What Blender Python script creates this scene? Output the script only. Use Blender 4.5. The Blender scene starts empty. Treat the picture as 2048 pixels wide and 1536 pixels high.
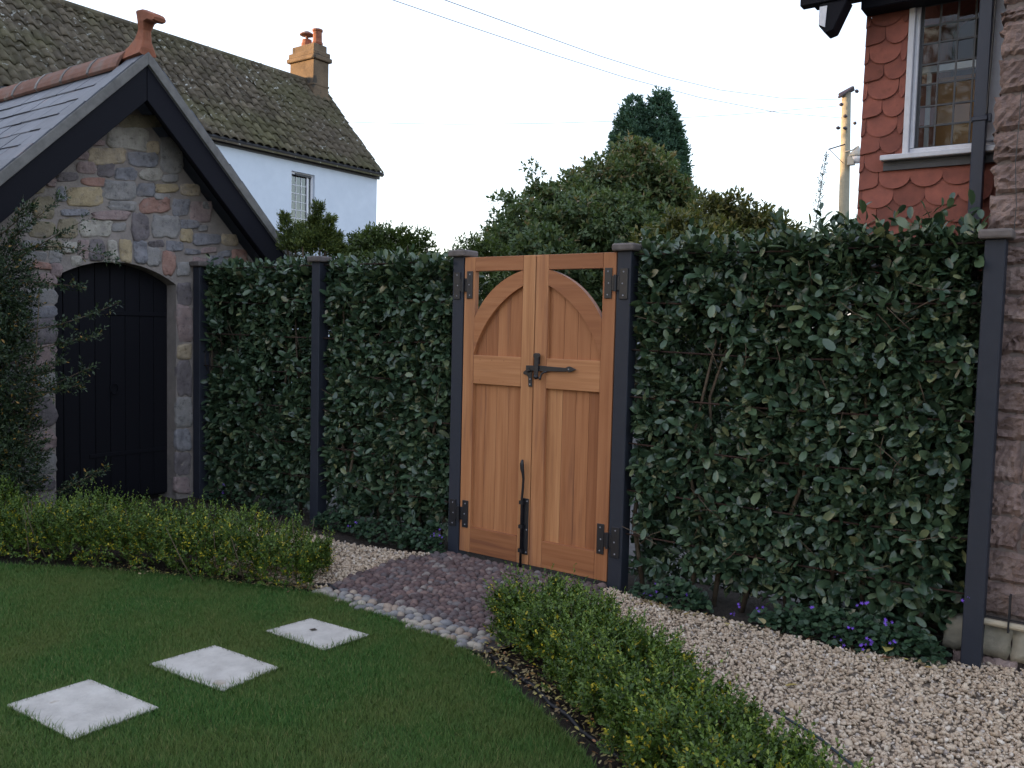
import bpy, bmesh, math, random
import numpy as np
from mathutils import Matrix, Vector

# ------------------------------------------------------------------ camera, sky, sun, exposure
scene = bpy.context.scene
COL = scene.collection
CAM = np.array((3.1282, -4.6131, 1.5702))
YAW, PIT, ROL = 0.6199, 0.0644, 0.0242
_F0 = np.array([-math.sin(YAW), math.cos(YAW), 0]); _R = np.array([math.cos(YAW), math.sin(YAW), 0]); _U0 = np.array([0, 0, 1.0])
_F = _F0*math.cos(PIT) - _U0*math.sin(PIT); _U = _U0*math.cos(PIT) + _F0*math.sin(PIT)
_R2 = _R*math.cos(ROL) + _U*math.sin(ROL); _U2 = _U*math.cos(ROL) - _R*math.sin(ROL)
cd = bpy.data.cameras.new('camera'); cam = bpy.data.objects.new('camera', cd); COL.objects.link(cam)
cam.matrix_world = Matrix(((_R2[0], _U2[0], -_F[0], CAM[0]), (_R2[1], _U2[1], -_F[1], CAM[1]), (_R2[2], _U2[2], -_F[2], CAM[2]), (0, 0, 0, 1)))
cd.sensor_width = 36; cd.lens = 36*1716/2048; cd.clip_start = 0.05; cd.clip_end = 2000
scene.camera = cam

SUN_EL = math.radians(7.0); SUN_DIR = Vector((-0.86, -0.51, 0)).normalized()
SUN_AZ = math.atan2(SUN_DIR.x, SUN_DIR.y)
world = bpy.data.worlds.new('World'); scene.world = world; world.use_nodes = True
wn = world.node_tree.nodes; wl = world.node_tree.links; wn.clear()
sky = wn.new('ShaderNodeTexSky'); sky.sky_type = 'NISHITA'; sky.sun_disc = False
sky.sun_elevation = SUN_EL; sky.sun_rotation = SUN_AZ; sky.air_density = 1.0; sky.dust_density = 1.5; sky.ozone_density = 1.0
bg = wn.new('ShaderNodeBackground'); bg.inputs['Strength'].default_value = 0.15
veil = wn.new('ShaderNodeMix'); veil.data_type = 'RGBA'; veil.blend_type = 'ADD'; veil.inputs[0].default_value = 1.0   # thin even cloud veil over the whole sky
veil.inputs[7].default_value = (1.95, 2.0, 2.5, 1)
wl.new(sky.outputs[0], veil.inputs[6])
wo = wn.new('ShaderNodeOutputWorld'); wl.new(veil.outputs[2], bg.inputs[0]); wl.new(bg.outputs[0], wo.inputs[0])
sd = bpy.data.lights.new('sun', 'SUN'); sd.energy = 5.0; sd.angle = math.radians(0.5); sd.color = (1.0, 0.62, 0.30)
sun = bpy.data.objects.new('sun', sd); COL.objects.link(sun)
tosun = Vector((SUN_DIR.x*math.cos(SUN_EL), SUN_DIR.y*math.cos(SUN_EL), math.sin(SUN_EL)))
sun.rotation_euler = tosun.to_track_quat('Z', 'Y').to_euler(); sun.location = (-30, -10, 30)
scene.view_settings.view_transform = 'Standard'; scene.view_settings.look = 'None'
scene.view_settings.gamma = 1.0; scene.view_settings.exposure = 1.4
try: scene.view_settings.use_curve_mapping = False
except Exception: pass
scene.cycles.max_bounces = 6; scene.cycles.transparent_max_bounces = 12

rng = np.random.default_rng(7)
random.seed(7)

# ------------------------------------------------------------------ materials
class NT:
    def __init__(s, name):
        s.m = bpy.data.materials.new(name); s.m.use_nodes = True
        s.t = s.m.node_tree; s.n = s.t.nodes; s.l = s.t.links
        s.b = s.n['Principled BSDF']; s.out = s.n['Material Output']
    def new(s, typ, **kw):
        o = s.n.new(typ)
        for k, v in kw.items():
            if k in o.bl_rna.properties: setattr(o, k, v)
            else: o.inputs[k].default_value = v
        return o
    def link(s, a, b): s.l.new(a, b)
    def ramp(s, fac, stops):
        r = s.n.new('ShaderNodeValToRGB'); e = r.color_ramp.elements
        while len(e) < len(stops): e.new(0.5)
        for i, (p, c) in enumerate(stops):
            e[i].position = p; e[i].color = (*c, 1)
        s.link(fac, r.inputs[0]); return r.outputs[0]
    def mix(s, fac, a, b, typ='MIX'):
        m = s.n.new('ShaderNodeMix'); m.data_type = 'RGBA'; m.blend_type = typ
        for v, k in ((fac, 0), (a, 6), (b, 7)):
            if hasattr(v, 'is_linked') or hasattr(v, 'node'): s.link(v, m.inputs[k])
            elif k == 0: m.inputs[0].default_value = v
            else: m.inputs[k].default_value = (*v, 1)
        return m.outputs[2]
    def coords(s, space='Object', scale=(1, 1, 1)):
        mp = s.n.new('ShaderNodeMapping'); mp.inputs['Scale'].default_value = scale
        if space == 'World':
            g = s.n.new('ShaderNodeNewGeometry'); s.link(g.outputs['Position'], mp.inputs[0])
        else:
            tc = s.n.new('ShaderNodeTexCoord'); s.link(tc.outputs[space], mp.inputs[0])
        return mp.outputs[0]
    def rand(s):
        o = s.n.new('ShaderNodeObjectInfo'); return o.outputs['Random']
    def noise(s, vec, scale, detail=4, rough=0.55, w=None):
        t = s.n.new('ShaderNodeTexNoise'); t.noise_dimensions = '4D'
        t.inputs['Scale'].default_value = scale; t.inputs['Detail'].default_value = detail; t.inputs['Roughness'].default_value = rough
        s.link(vec, t.inputs['Vector'])
        if w is not None:
            mm = s.n.new('ShaderNodeMath'); mm.operation = 'MULTIPLY'; mm.inputs[1].default_value = 37.0
            s.link(w, mm.inputs[0]); s.link(mm.outputs[0], t.inputs['W'])
        return t.outputs[0]
    def bump(s, h, strength, dist=0.01):
        b = s.n.new('ShaderNodeBump'); b.inputs['Strength'].default_value = strength; b.inputs['Distance'].default_value = dist
        s.link(h, b.inputs['Height']); s.link(b.outputs[0], s.b.inputs['Normal'])
    def base(s, c):
        if hasattr(c, 'node'): s.link(c, s.b.inputs['Base Color'])
        else: s.b.inputs['Base Color'].default_value = (*c, 1)
    def rough(s, r, spec=None):
        s.b.inputs['Roughness'].default_value = r
        if spec is not None: s.b.inputs['Specular IOR Level'].default_value = spec

def mottled(name, stops, scale=8, rough=0.85, bump=0.3, bscale=None, dist=0.01, vary=0.25, space='Object', detail=6, spec=0.3, spots=None):
    """noise through a colour ramp, brightness varied per object, fine bump; spots = (colour, scale, threshold)"""
    n = NT(name); v = n.coords(space); r = n.rand()
    f = n.noise(v, scale, detail, 0.62, r)
    c = n.ramp(f, stops)
    if spots:
        f2 = n.noise(v, spots[1], 5, 0.6, r)
        k = n.ramp(f2, [(spots[2], (0, 0, 0)), (min(1, spots[2]+0.06), (1, 1, 1))])
        c = n.mix(k, c, spots[0])
    if vary:
        h = n.new('ShaderNodeHueSaturation'); mm = n.new('ShaderNodeMapRange'); mm.inputs['To Min'].default_value = 1-vary; mm.inputs['To Max'].default_value = 1+vary
        n.link(r, mm.inputs[0]); n.link(mm.outputs[0], h.inputs['Value']); n.link(c, h.inputs['Color']); c = h.outputs[0]
    n.base(c); n.rough(rough, spec)
    if bump: n.bump(n.noise(v, bscale or scale*4, 6, 0.65, r), bump, dist)
    return n.m

def leafmat(name, stops, rough=0.45, trans=0.25, use_random=False, spec=0.4):
    n = NT(name)
    if use_random: f = n.rand()
    else:
        a = n.new('ShaderNodeAttribute'); a.attribute_name = 'tint'; f = a.outputs['Fac']
    c = n.ramp(f, stops); n.base(c); n.rough(rough, spec)
    tr = n.n.new('ShaderNodeBsdfTranslucent'); n.link(n.mix(1.0, c, (1.0, 1.0, 0.55), 'MULTIPLY'), tr.inputs[0])
    mx = n.n.new('ShaderNodeMixShader'); mx.inputs[0].default_value = trans
    n.link(n.b.outputs[0], mx.inputs[1]); n.link(tr.outputs[0], mx.inputs[2]); n.link(mx.outputs[0], n.out.inputs[0])
    return n.m

def woodmat(name, axis):
    n = NT(name); r = n.rand()
    sc = (14, 14, 14); sc = tuple(0.9 if i == axis else 22 for i in range(3)); v = n.coords('Object', sc)
    f = n.noise(v, 1.6, 5, 0.6, r)
    sc2 = tuple(1.2 if i == axis else 90 for i in range(3)); f2 = n.noise(n.coords('Object', sc2), 1.5, 3, 0.6, r)
    c = n.ramp(f, [(0.25, (0.30, 0.130, 0.060)), (0.5, (0.42, 0.205, 0.102)), (0.75, (0.50, 0.270, 0.145))])
    c = n.mix(n.ramp(f2, [(0.35, (0.16, 0.16, 0.16)), (0.6, (0, 0, 0))]), c, (0.22, 0.085, 0.035))
    sc3 = tuple(1.1 if i == axis else 13 for i in range(3)); f3 = n.noise(n.coords('Object', sc3), 1.3, 3, 0.55, r)
    c = n.mix(n.ramp(f3, [(0.56, (0, 0, 0)), (0.70, (0.55, 0.55, 0.55))]), c, (0.20, 0.092, 0.062))
    c = n.mix(1.0, c, (0.98, 0.92, 0.83), 'MULTIPLY')
    tone = n.ramp(r, [(0.0, (0.68, 0.57, 0.54)), (0.3, (0.86, 0.77, 0.73)), (0.65, (0.98, 0.91, 0.87)), (0.9, (1.03, 0.99, 0.96)), (1.0, (1.15, 1.19, 1.17))])
    c = n.mix(1.0, c, tone, 'MULTIPLY')
    n.base(c); n.rough(0.55, 0.3); n.bump(f2, 0.12, 0.002)
    return n.m

def paint(name, c, rough=0.5, bump=0.05, spec=0.5, vary=0.1):
    return mottled(name, [(0.3, tuple(x*0.85 for x in c)), (0.7, c)], 30, rough, bump, 120, 0.002, vary, spec=spec)

MAT = {}
MAT['wood_v'] = woodmat('wood_upright', 2); MAT['wood_h'] = woodmat('wood_level', 0)
MAT['post'] = paint('post_paint', (0.024, 0.028, 0.041), 0.6, 0.12, 0.35)
MAT['cap'] = mottled('cap_stone', [(0.3, (0.10, 0.085, 0.08)), (0.7, (0.19, 0.165, 0.155))], 14, 0.8, 0.4, 60, 0.004)
MAT['iron'] = paint('black_iron', (0.012, 0.012, 0.016), 0.45, 0.25)
MAT['screw'] = paint('screw_steel', (0.25, 0.25, 0.28), 0.4, 0)
MAT['rust'] = mottled('rusty_rod', [(0.3, (0.022, 0.014, 0.012)), (0.7, (0.055, 0.028, 0.021))], 60, 0.9, 0.4, 150, 0.003)
MAT['black'] = paint('black_timber', (0.0035, 0.0035, 0.007), 0.7, 0.2, 0.2)
MAT['barge'] = paint('barge_paint', (0.0045, 0.0045, 0.009), 0.75, 0.15, 0.2)
MAT['navy'] = paint('navy_paint', (0.022, 0.026, 0.045), 0.45, 0.1)
MAT['white'] = paint('white_paint', (0.62, 0.62, 0.66), 0.5, 0.1)
MAT['terracotta'] = mottled('terracotta', [(0.3, (0.18, 0.068, 0.042)), (0.55, (0.31, 0.115, 0.065)), (0.8, (0.24, 0.125, 0.09))], 9, 0.85, 0.3, 50, 0.005)
MAT['clay_tile'] = mottled('red_clay_tile', [(0.3, (0.165, 0.058, 0.044)), (0.7, (0.265, 0.088, 0.062))], 14, 0.8, 0.35, 90, 0.003, 0.22, spots=((0.17, 0.06, 0.04), 9, 0.62))
def pantilemat():
    n = NT('mossy_pantile'); r = n.rand(); v = n.coords('Object'); w = n.coords('World')
    c = n.ramp(n.noise(v, 6, 6, 0.62, r), [(0.28, (0.050, 0.040, 0.031)), (0.5, (0.085, 0.070, 0.050)), (0.74, (0.13, 0.105, 0.078))])
    c = n.mix(n.ramp(n.noise(w, 0.75, 3, 0.5), [(0.42, (0, 0, 0)), (0.66, (0.55, 0.55, 0.55))]), c, (0.078, 0.078, 0.034))     # moss
    lich = n.new('ShaderNodeMath'); lich.operation = 'MULTIPLY'
    n.link(n.ramp(n.noise(w, 0.6, 2, 0.5, None), [(0.40, (0.15, 0.15, 0.15)), (0.60, (1, 1, 1))]), lich.inputs[0]); n.link(n.ramp(n.noise(w, 9, 4, 0.6), [(0.60, (0, 0, 0)), (0.66, (1, 1, 1))]), lich.inputs[1])
    c = n.mix(lich.outputs[0], c, (0.40, 0.40, 0.37))
    h = n.new('ShaderNodeHueSaturation'); m = n.new('ShaderNodeMapRange'); m.inputs['To Min'].default_value = 0.7; m.inputs['To Max'].default_value = 1.3
    n.link(r, m.inputs[0]); n.link(m.outputs[0], h.inputs['Value']); n.link(c, h.inputs['Color']); n.base(h.outputs[0]); n.rough(0.95, 0.2); n.bump(n.noise(v, 40, 6, 0.65, r), 0.6, 0.01); return n.m
MAT['pantile'] = pantilemat()
MAT['ridge'] = mottled('weathered_ridge', [(0.3, (0.11, 0.068, 0.056)), (0.5, (0.185, 0.095, 0.070)), (0.7, (0.16, 0.125, 0.11))], 7, 0.95, 0.5, 40, 0.008, 0.15, spots=((0.26, 0.24, 0.21), 5, 0.62))
MAT['slate'] = mottled('blue_slate', [(0.3, (0.056, 0.063, 0.080)), (0.7, (0.100, 0.108, 0.128))], 6, 0.55, 0.25, 60, 0.003, 0.2, spec=0.5, spots=((0.13, 0.10, 0.105), 5, 0.62))
MAT['verge'] = mottled('verge_mortar', [(0.3, (0.13, 0.125, 0.12)), (0.7, (0.22, 0.21, 0.20))], 12, 0.95, 0.5, 60, 0.004)
MAT['mortar'] = mottled('lime_mortar', [(0.3, (0.235, 0.205, 0.190)), (0.7, (0.34, 0.295, 0.27))], 9, 0.95, 1.0, 45, 0.010, spots=((0.19, 0.17, 0.155), 3, 0.6))
_st = {'g': ((0.15, 0.145, 0.15), (0.25, 0.235, 0.225)), 'b': ((0.12, 0.12, 0.135), (0.205, 0.20, 0.215)), 'k': ((0.085, 0.075, 0.08), (0.15, 0.13, 0.135)),
       'p': ((0.16, 0.12, 0.12), (0.26, 0.195, 0.185)), 'y': ((0.22, 0.175, 0.105), (0.34, 0.27, 0.175)), 'r': ((0.19, 0.105, 0.085), (0.29, 0.175, 0.145)),
       'o': ((0.14, 0.12, 0.085), (0.23, 0.195, 0.14)), 'w': ((0.23, 0.215, 0.19), (0.36, 0.33, 0.29)), 't': ((0.25, 0.20, 0.14), (0.36, 0.29, 0.21)), 'u': ((0.17, 0.12, 0.065), (0.28, 0.20, 0.11))}
def rubblemat(name, a, b):
    n = NT(name); r = n.rand(); v = n.coords('Object')
    a = tuple(x*1.25 for x in a); b = tuple(x*1.3 for x in b)
    c = n.ramp(n.noise(v, 9, 7, 0.68, r), [(0.30, a), (0.62, b)])
    c = n.mix(n.ramp(n.noise(v, 16, 5, 0.6, r), [(0.52, (0, 0, 0)), (0.70, (0.65, 0.65, 0.65))]), c, (0.25, 0.225, 0.215))
    c = n.mix(n.ramp(n.noise(v, 24, 6, 0.7, r), [(0.33, (0.7, 0.7, 0.7)), (0.46, (0, 0, 0))]), c, tuple(x*0.42 for x in a))
    n.base(c); n.rough(0.93, 0.25); n.bump(n.noise(v, 30, 8, 0.75, r), 1.0, 0.018); return n.m
for k, (a, b) in _st.items():
    MAT['st_'+k] = rubblemat('rubble_stone_'+{'g':'grey','b':'blue','k':'dark','p':'purple','y':'yellow','r':'red','o':'olive','w':'pale','t':'tan','u':'brown'}[k], a, b)
MAT['sandstone'] = mottled('red_sandstone', [(0.28, (0.115, 0.078, 0.070)), (0.52, (0.205, 0.145, 0.127)), (0.72, (0.29, 0.22, 0.195))], 9, 0.95, 1.0, 26, 0.022, 0.15, spots=((0.40, 0.32, 0.29), 9, 0.66))
MAT['house_mortar'] = mottled('house_mortar', [(0.3, (0.12, 0.095, 0.088)), (0.7, (0.20, 0.165, 0.15))], 12, 0.95, 0.8, 40, 0.01, 0)
MAT['plinth'] = mottled('pale_plinth_stone', [(0.3, (0.20, 0.19, 0.15)), (0.7, (0.36, 0.32, 0.25))], 8, 0.95, 0.6, 35, 0.01, spots=((0.13, 0.14, 0.08), 4, 0.6))
MAT['render'] = mottled('white_render', [(0.3, (0.50, 0.55, 0.63)), (0.7, (0.56, 0.61, 0.69))], 3, 0.9, 0.2, 60, 0.004, 0)
MAT['chimney'] = mottled('chimney_render', [(0.3, (0.085, 0.062, 0.043)), (0.7, (0.165, 0.120, 0.080))], 3, 0.95, 0.7, 22, 0.02, 0, spots=((0.055, 0.048, 0.040), 2.2, 0.56))
MAT['gutter'] = paint('dark_gutter', (0.02, 0.02, 0.024), 0.5, 0)
MAT['slab'] = mottled('limestone_slab', [(0.3, (0.36, 0.335, 0.30)), (0.55, (0.47, 0.44, 0.395)), (0.75, (0.54, 0.51, 0.46))], 9, 0.9, 0.9, 45, 0.007, 0.05, spots=((0.34, 0.285, 0.22), 4, 0.60))
MAT['soil'] = mottled('dark_soil', [(0.3, (0.018, 0.013, 0.010)), (0.7, (0.055, 0.042, 0.032))], 30, 0.95, 1.0, 80, 0.02, 0)
MAT['lawn_base'] = mottled('lawn_thatch', [(0.3, (0.025, 0.045, 0.010)), (0.7, (0.055, 0.078, 0.018))], 20, 0.95, 0.6, 120, 0.01, 0)
MAT['gravel_bed'] = mottled('gravel_fines', [(0.3, (0.20, 0.16, 0.12)), (0.7, (0.34, 0.28, 0.22))], 60, 0.95, 0.8, 140, 0.01, 0)
MAT['drive'] = mottled('pale_drive', [(0.3, (0.11, 0.105, 0.10)), (0.7, (0.17, 0.165, 0.16))], 12, 0.95, 0.4, 60, 0.01, 0)
MAT['cob_mortar'] = mottled('cobble_mortar', [(0.3, (0.045, 0.038, 0.036)), (0.7, (0.09, 0.075, 0.07))], 40, 0.95, 0.6, 120, 0.006, 0)
def stone_random(name, stops, rough=0.7):
    n = NT(name); r = n.rand(); v = n.coords('Object'); c = n.ramp(r, stops)
    f = n.noise(v, 40, 4, 0.6, r); c = n.mix(1.0, c, n.ramp(f, [(0.3, (0.75, 0.75, 0.75)), (0.7, (1.1, 1.1, 1.1))]), 'MULTIPLY')
    n.base(c); n.rough(rough, 0.35); n.bump(f, 0.25, 0.003); return n.m
def stone_attr(name, stops, rough=0.85):
    n = NT(name); a = n.new('ShaderNodeAttribute'); a.attribute_name = 'tint'
    n.base(n.ramp(a.outputs['Fac'], stops)); n.rough(rough, 0.3); return n.m
PURPLE = [(0.0, (0.080, 0.056, 0.054)), (0.35, (0.130, 0.083, 0.076)), (0.6, (0.105, 0.090, 0.092)), (0.85, (0.195, 0.125, 0.105)), (0.95, (0.16, 0.14, 0.135)), (1.0, (0.26, 0.22, 0.19))]
PALE = [(0.0, (0.13, 0.13, 0.14)), (0.25, (0.32, 0.285, 0.24)), (0.5, (0.20, 0.195, 0.20)), (0.75, (0.39, 0.34, 0.27)), (1.0, (0.28, 0.205, 0.155))]
MAT['cob_purple'] = stone_random('purple_cobble', PURPLE); MAT['cob_purple_a'] = stone_attr('purple_cobbles', PURPLE, 0.7)
MAT['cob_pale'] = stone_random('pale_cobble', PALE)
MAT['gravel'] = stone_attr('buff_gravel', [(0.0, (0.34, 0.25, 0.175)), (0.3, (0.51, 0.395, 0.285)), (0.6, (0.58, 0.47, 0.35)), (0.8, (0.44, 0.325, 0.22)), (0.93, (0.68, 0.59, 0.48)), (1.0, (0.30, 0.25, 0.22))])
MAT['lead'] = paint('lead_came', (0.055, 0.055, 0.06), 0.6, 0)
MAT['bark'] = mottled('bark', [(0.3, (0.045, 0.033, 0.025)), (0.7, (0.10, 0.075, 0.055))], 12, 0.95, 0.8, 50, 0.01)
MAT['twig'] = mottled('twig_bark', [(0.3, (0.05, 0.038, 0.026)), (0.7, (0.12, 0.088, 0.06))], 30, 0.9, 0.3, 90, 0.004)
MAT['pole'] = mottled('pole_wood', [(0.3, (0.19, 0.175, 0.13)), (0.7, (0.27, 0.25, 0.19))], 5, 0.9, 0.3, 40, 0.004, 0)
MAT['porcelain'] = paint('dark_insulator', (0.03, 0.022, 0.03), 0.4, 0)
MAT['lampmetal'] = paint('lamp_metal', (0.34, 0.32, 0.28), 0.5, 0)
MAT['wire'] = paint('wire', (0.05, 0.05, 0.055), 0.6, 0)
MAT['pipe'] = mottled('beige_pipe', [(0.3, (0.34, 0.29, 0.21)), (0.7, (0.44, 0.38, 0.28))], 14, 0.6, 0, vary=0)
MAT['cable'] = paint('dark_teal_cable', (0.02, 0.035, 0.045), 0.45, 0)
MAT['rubber'] = paint('black_rubber', (0.010, 0.010, 0.013), 0.55, 0)
MAT['orange_board'] = mottled('varnished_board', [(0.3, (0.30, 0.13, 0.04)), (0.7, (0.44, 0.21, 0.07))], 5, 0.5, 0, vary=0)
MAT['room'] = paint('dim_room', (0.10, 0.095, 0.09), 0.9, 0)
def glassmat(name, tint, gloss=0.30):
    n = NT(name); n.n.remove(n.b)
    g = n.n.new('ShaderNodeBsdfGlossy'); g.inputs['Roughness'].default_value = 0.03; g.inputs['Color'].default_value = (0.9, 0.93, 0.97, 1)
    t = n.n.new('ShaderNodeBsdfTransparent'); t.inputs[0].default_value = (*tint, 1)
    fr = n.n.new('ShaderNodeLayerWeight'); fr.inputs[0].default_value = gloss
    mx = n.n.new('ShaderNodeMixShader'); n.link(fr.outputs['Fresnel'], mx.inputs[0]); n.link(t.outputs[0], mx.inputs[1]); n.link(g.outputs[0], mx.inputs[2]); n.link(mx.outputs[0], n.out.inputs[0])
    return n.m
MAT['glass'] = glassmat('leaded_glass', (0.86, 0.90, 0.88)); MAT['glass_far'] = glassmat('far_glass', (0.55, 0.62, 0.62), 0.5)
ELAE = [(0.0, (0.024, 0.048, 0.028)), (0.45, (0.048, 0.088, 0.048)), (0.8, (0.078, 0.125, 0.064)), (0.95, (0.13, 0.17, 0.09)), (0.985, (0.22, 0.23, 0.11)), (1.0, (0.28, 0.26, 0.18))]
MAT['elae'] = leafmat('hedge_leaf', ELAE, 0.33, 0.15, spec=0.6); MAT['elae_r'] = leafmat('hedge_leaf_single', ELAE, 0.33, 0.15, True, spec=0.6)
MAT['box'] = leafmat('box_leaf', [(0.0, (0.032, 0.062, 0.012)), (0.4, (0.066, 0.122, 0.020)), (0.80, (0.135, 0.205, 0.034)), (0.86, (0.22, 0.27, 0.045)), (0.9, (0.42, 0.36, 0.03)), (1.0, (0.52, 0.42, 0.03))], 0.42, 0.25)
MAT['bush'] = leafmat('dark_bush_leaf', [(0.0, (0.050, 0.085, 0.042)), (0.5, (0.098, 0.150, 0.060)), (0.85, (0.145, 0.175, 0.070)), (1.0, (0.23, 0.175, 0.090))], 0.5, 0.35)  # leaf tones raised to stand in for lens haze over the bush
MAT['gold'] = leafmat('golden_bush_leaf', [(0.0, (0.045, 0.062, 0.022)), (0.4, (0.095, 0.110, 0.034)), (0.75, (0.15, 0.15, 0.045)), (1.0, (0.26, 0.20, 0.075))], 0.5, 0.35)
MAT['conifer'] = leafmat('conifer_spray', [(0.0, (0.034, 0.078, 0.054)), (0.5, (0.064, 0.132, 0.088)), (1.0, (0.100, 0.175, 0.115))], 0.6, 0.3)
MAT['clip'] = leafmat('clipped_hedge_leaf', [(0.0, (0.035, 0.060, 0.016)), (0.5, (0.070, 0.110, 0.026)), (1.0, (0.115, 0.15, 0.038))], 0.5, 0.35)
MAT['juniper'] = leafmat('juniper_spray', [(0.0, (0.030, 0.052, 0.016)), (0.5, (0.075, 0.110, 0.022)), (1.0, (0.16, 0.19, 0.04))], 0.6, 0.2)
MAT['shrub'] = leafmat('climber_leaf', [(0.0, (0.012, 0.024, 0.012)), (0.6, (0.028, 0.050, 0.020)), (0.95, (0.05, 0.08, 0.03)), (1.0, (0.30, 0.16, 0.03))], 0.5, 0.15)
MAT['cover'] = leafmat('groundcover_leaf', [(0.0, (0.014, 0.036, 0.018)), (0.6, (0.034, 0.070, 0.034)), (1.0, (0.065, 0.11, 0.05))], 0.5, 0.2)
MAT['flower'] = mottled('violet_petal', [(0.3, (0.13, 0.045, 0.42)), (0.7, (0.22, 0.10, 0.60))], 20, 0.6, 0)
MAT['litter'] = leafmat('dry_leaf', [(0.0, (0.07, 0.045, 0.025)), (0.4, (0.20, 0.14, 0.07)), (0.7, (0.38, 0.32, 0.17)), (0.9, (0.42, 0.36, 0.10)), (1.0, (0.30, 0.12, 0.06))], 0.6, 0.1)
def grassmat():
    n = NT('grass_blade'); v = n.coords('World'); f = n.noise(v, 1.7, 4, 0.6)
    a = n.new('ShaderNodeAttribute'); a.attribute_name = 'tint'
    c = n.ramp(a.outputs['Fac'], [(0.0, (0.040, 0.112, 0.022)), (0.6, (0.068, 0.165, 0.032)), (0.88, (0.115, 0.205, 0.046)), (1.0, (0.30, 0.28, 0.11))])
    c = n.mix(n.ramp(f, [(0.42, (0, 0, 0)), (0.62, (0.60, 0.60, 0.60))]), c, (0.150, 0.172, 0.046))
    n.base(c); n.rough(0.6, 0.25)
    tr = n.n.new('ShaderNodeBsdfTranslucent'); n.link(c, tr.inputs[0])
    mx = n.n.new('ShaderNodeMixShader'); mx.inputs[0].default_value = 0.3
    n.link(n.b.outputs[0], mx.inputs[1]); n.link(tr.outputs[0], mx.inputs[2]); n.link(mx.outputs[0], n.out.inputs[0]); return n.m
MAT['grass'] = grassmat()

# ------------------------------------------------------------------ mesh helpers
WL = {}
def ident(o, label=None, cat=None, group=None, kind=None):
    for k, v in (('label', label), ('category', cat), ('group', group), ('kind', kind)):
        if v: o[k] = v
    return o
def link(name, me, loc, parent=None):
    o = bpy.data.objects.new(name, me); COL.objects.link(o); p = np.array(loc, float)
    if parent is not None:
        o.parent = parent; o.location = p - WL[parent.name]
    else: o.location = p
    WL[o.name] = p
    return o
def thing(name, loc, label, cat, group=None):
    return ident(link(name, None, loc), label, cat, group)
def newmesh(name, V, F, mat=None, tint=None, smooth=False):
    V = np.asarray(V, np.float32); me = bpy.data.meshes.new(name)
    if isinstance(F, np.ndarray):
        m, k = F.shape
        me.vertices.add(len(V)); me.vertices.foreach_set('co', V.ravel())
        me.loops.add(m*k); me.loops.foreach_set('vertex_index', F.astype(np.int32).ravel())
        me.polygons.add(m); me.polygons.foreach_set('loop_start', np.arange(0, m*k, k, dtype=np.int32))
        me.update(calc_edges=True)
    else:
        me.from_pydata([tuple(map(float, v)) for v in V], [], [tuple(int(i) for i in f) for f in F]); me.update()
    if tint is not None:
        a = me.attributes.new('tint', 'FLOAT', 'FACE'); a.data.foreach_set('value', np.asarray(tint, np.float32))
    if smooth: me.polygons.foreach_set('use_smooth', np.ones(len(me.polygons), bool))
    if mat is not None: me.materials.append(MAT[mat])
    return me
def bevel(me, w, seg=1):
    bm = bmesh.new(); bm.from_mesh(me)
    bmesh.ops.bevel(bm, geom=[e for e in bm.edges if len(e.link_faces) == 2 and e.calc_face_angle(0) > 0.5], offset=w, segments=seg, affect='EDGES', profile=0.5, clamp_overlap=True)
    bm.to_mesh(me); bm.free()
def add(name, VF, mat, parent=None, bev=0, smooth=False, tint=None, seg=1, fix=True):
    V, F = VF; V = np.asarray(V, float); c = (V.min(0)+V.max(0))/2
    me = newmesh(name, V-c, F, mat, tint, smooth)
    if fix and not isinstance(F, np.ndarray):
        bm = bmesh.new(); bm.from_mesh(me); bmesh.ops.recalc_face_normals(bm, faces=bm.faces); bm.to_mesh(me); bm.free()
    if bev: bevel(me, bev, seg)
    return link(name, me, c, parent)
def box(x0, x1, y0, y1, z0, z1):
    V = [(x, y, z) for z in (z0, z1) for y in (y0, y1) for x in (x0, x1)]
    return V, [(0, 2, 3, 1), (4, 5, 7, 6), (0, 1, 5, 4), (2, 6, 7, 3), (0, 4, 6, 2), (1, 3, 7, 5)]
def prism(poly, axis, a, b):
    """poly in the two other axes (ordered), extruded from a to b along axis"""
    n = len(poly); V = []
    for t in (a, b):
        for p in poly:
            q = list(p); q.insert(axis, t); V.append(tuple(q))
    F = [tuple(range(n)), tuple(range(2*n-1, n-1, -1))] + [(i, (i+1) % n, n+(i+1) % n, n+i) for i in range(n)]
    return V, F
def join(*parts):
    V = []; F = []
    for v, f in parts:
        o = len(V); V += [tuple(p) for p in v]; F += [tuple(int(i)+o for i in q) for q in f]
    return V, F
def tube(pts, r, n=8, cap=True):
    pts = [Vector(p) for p in pts]; rs = r if hasattr(r, '__len__') else [r]*len(pts); V = []; F = []
    up = None
    for i, p in enumerate(pts):
        d = (pts[min(i+1, len(pts)-1)] - pts[max(i-1, 0)]).normalized()
        if up is None: up = d.orthogonal().normalized()
        a = (up - d*up.dot(d)).normalized(); up = a; b = d.cross(a)
        for k in range(n):
            t = 2*math.pi*k/n; V.append(tuple(p + (a*math.cos(t) + b*math.sin(t))*rs[i]))
    for i in range(len(pts)-1):
        for k in range(n): F.append((i*n+k, i*n+(k+1) % n, (i+1)*n+(k+1) % n, (i+1)*n+k))
    if cap: F += [tuple(range(n-1, -1, -1)), tuple(range((len(pts)-1)*n, len(pts)*n))]
    return V, F
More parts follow.
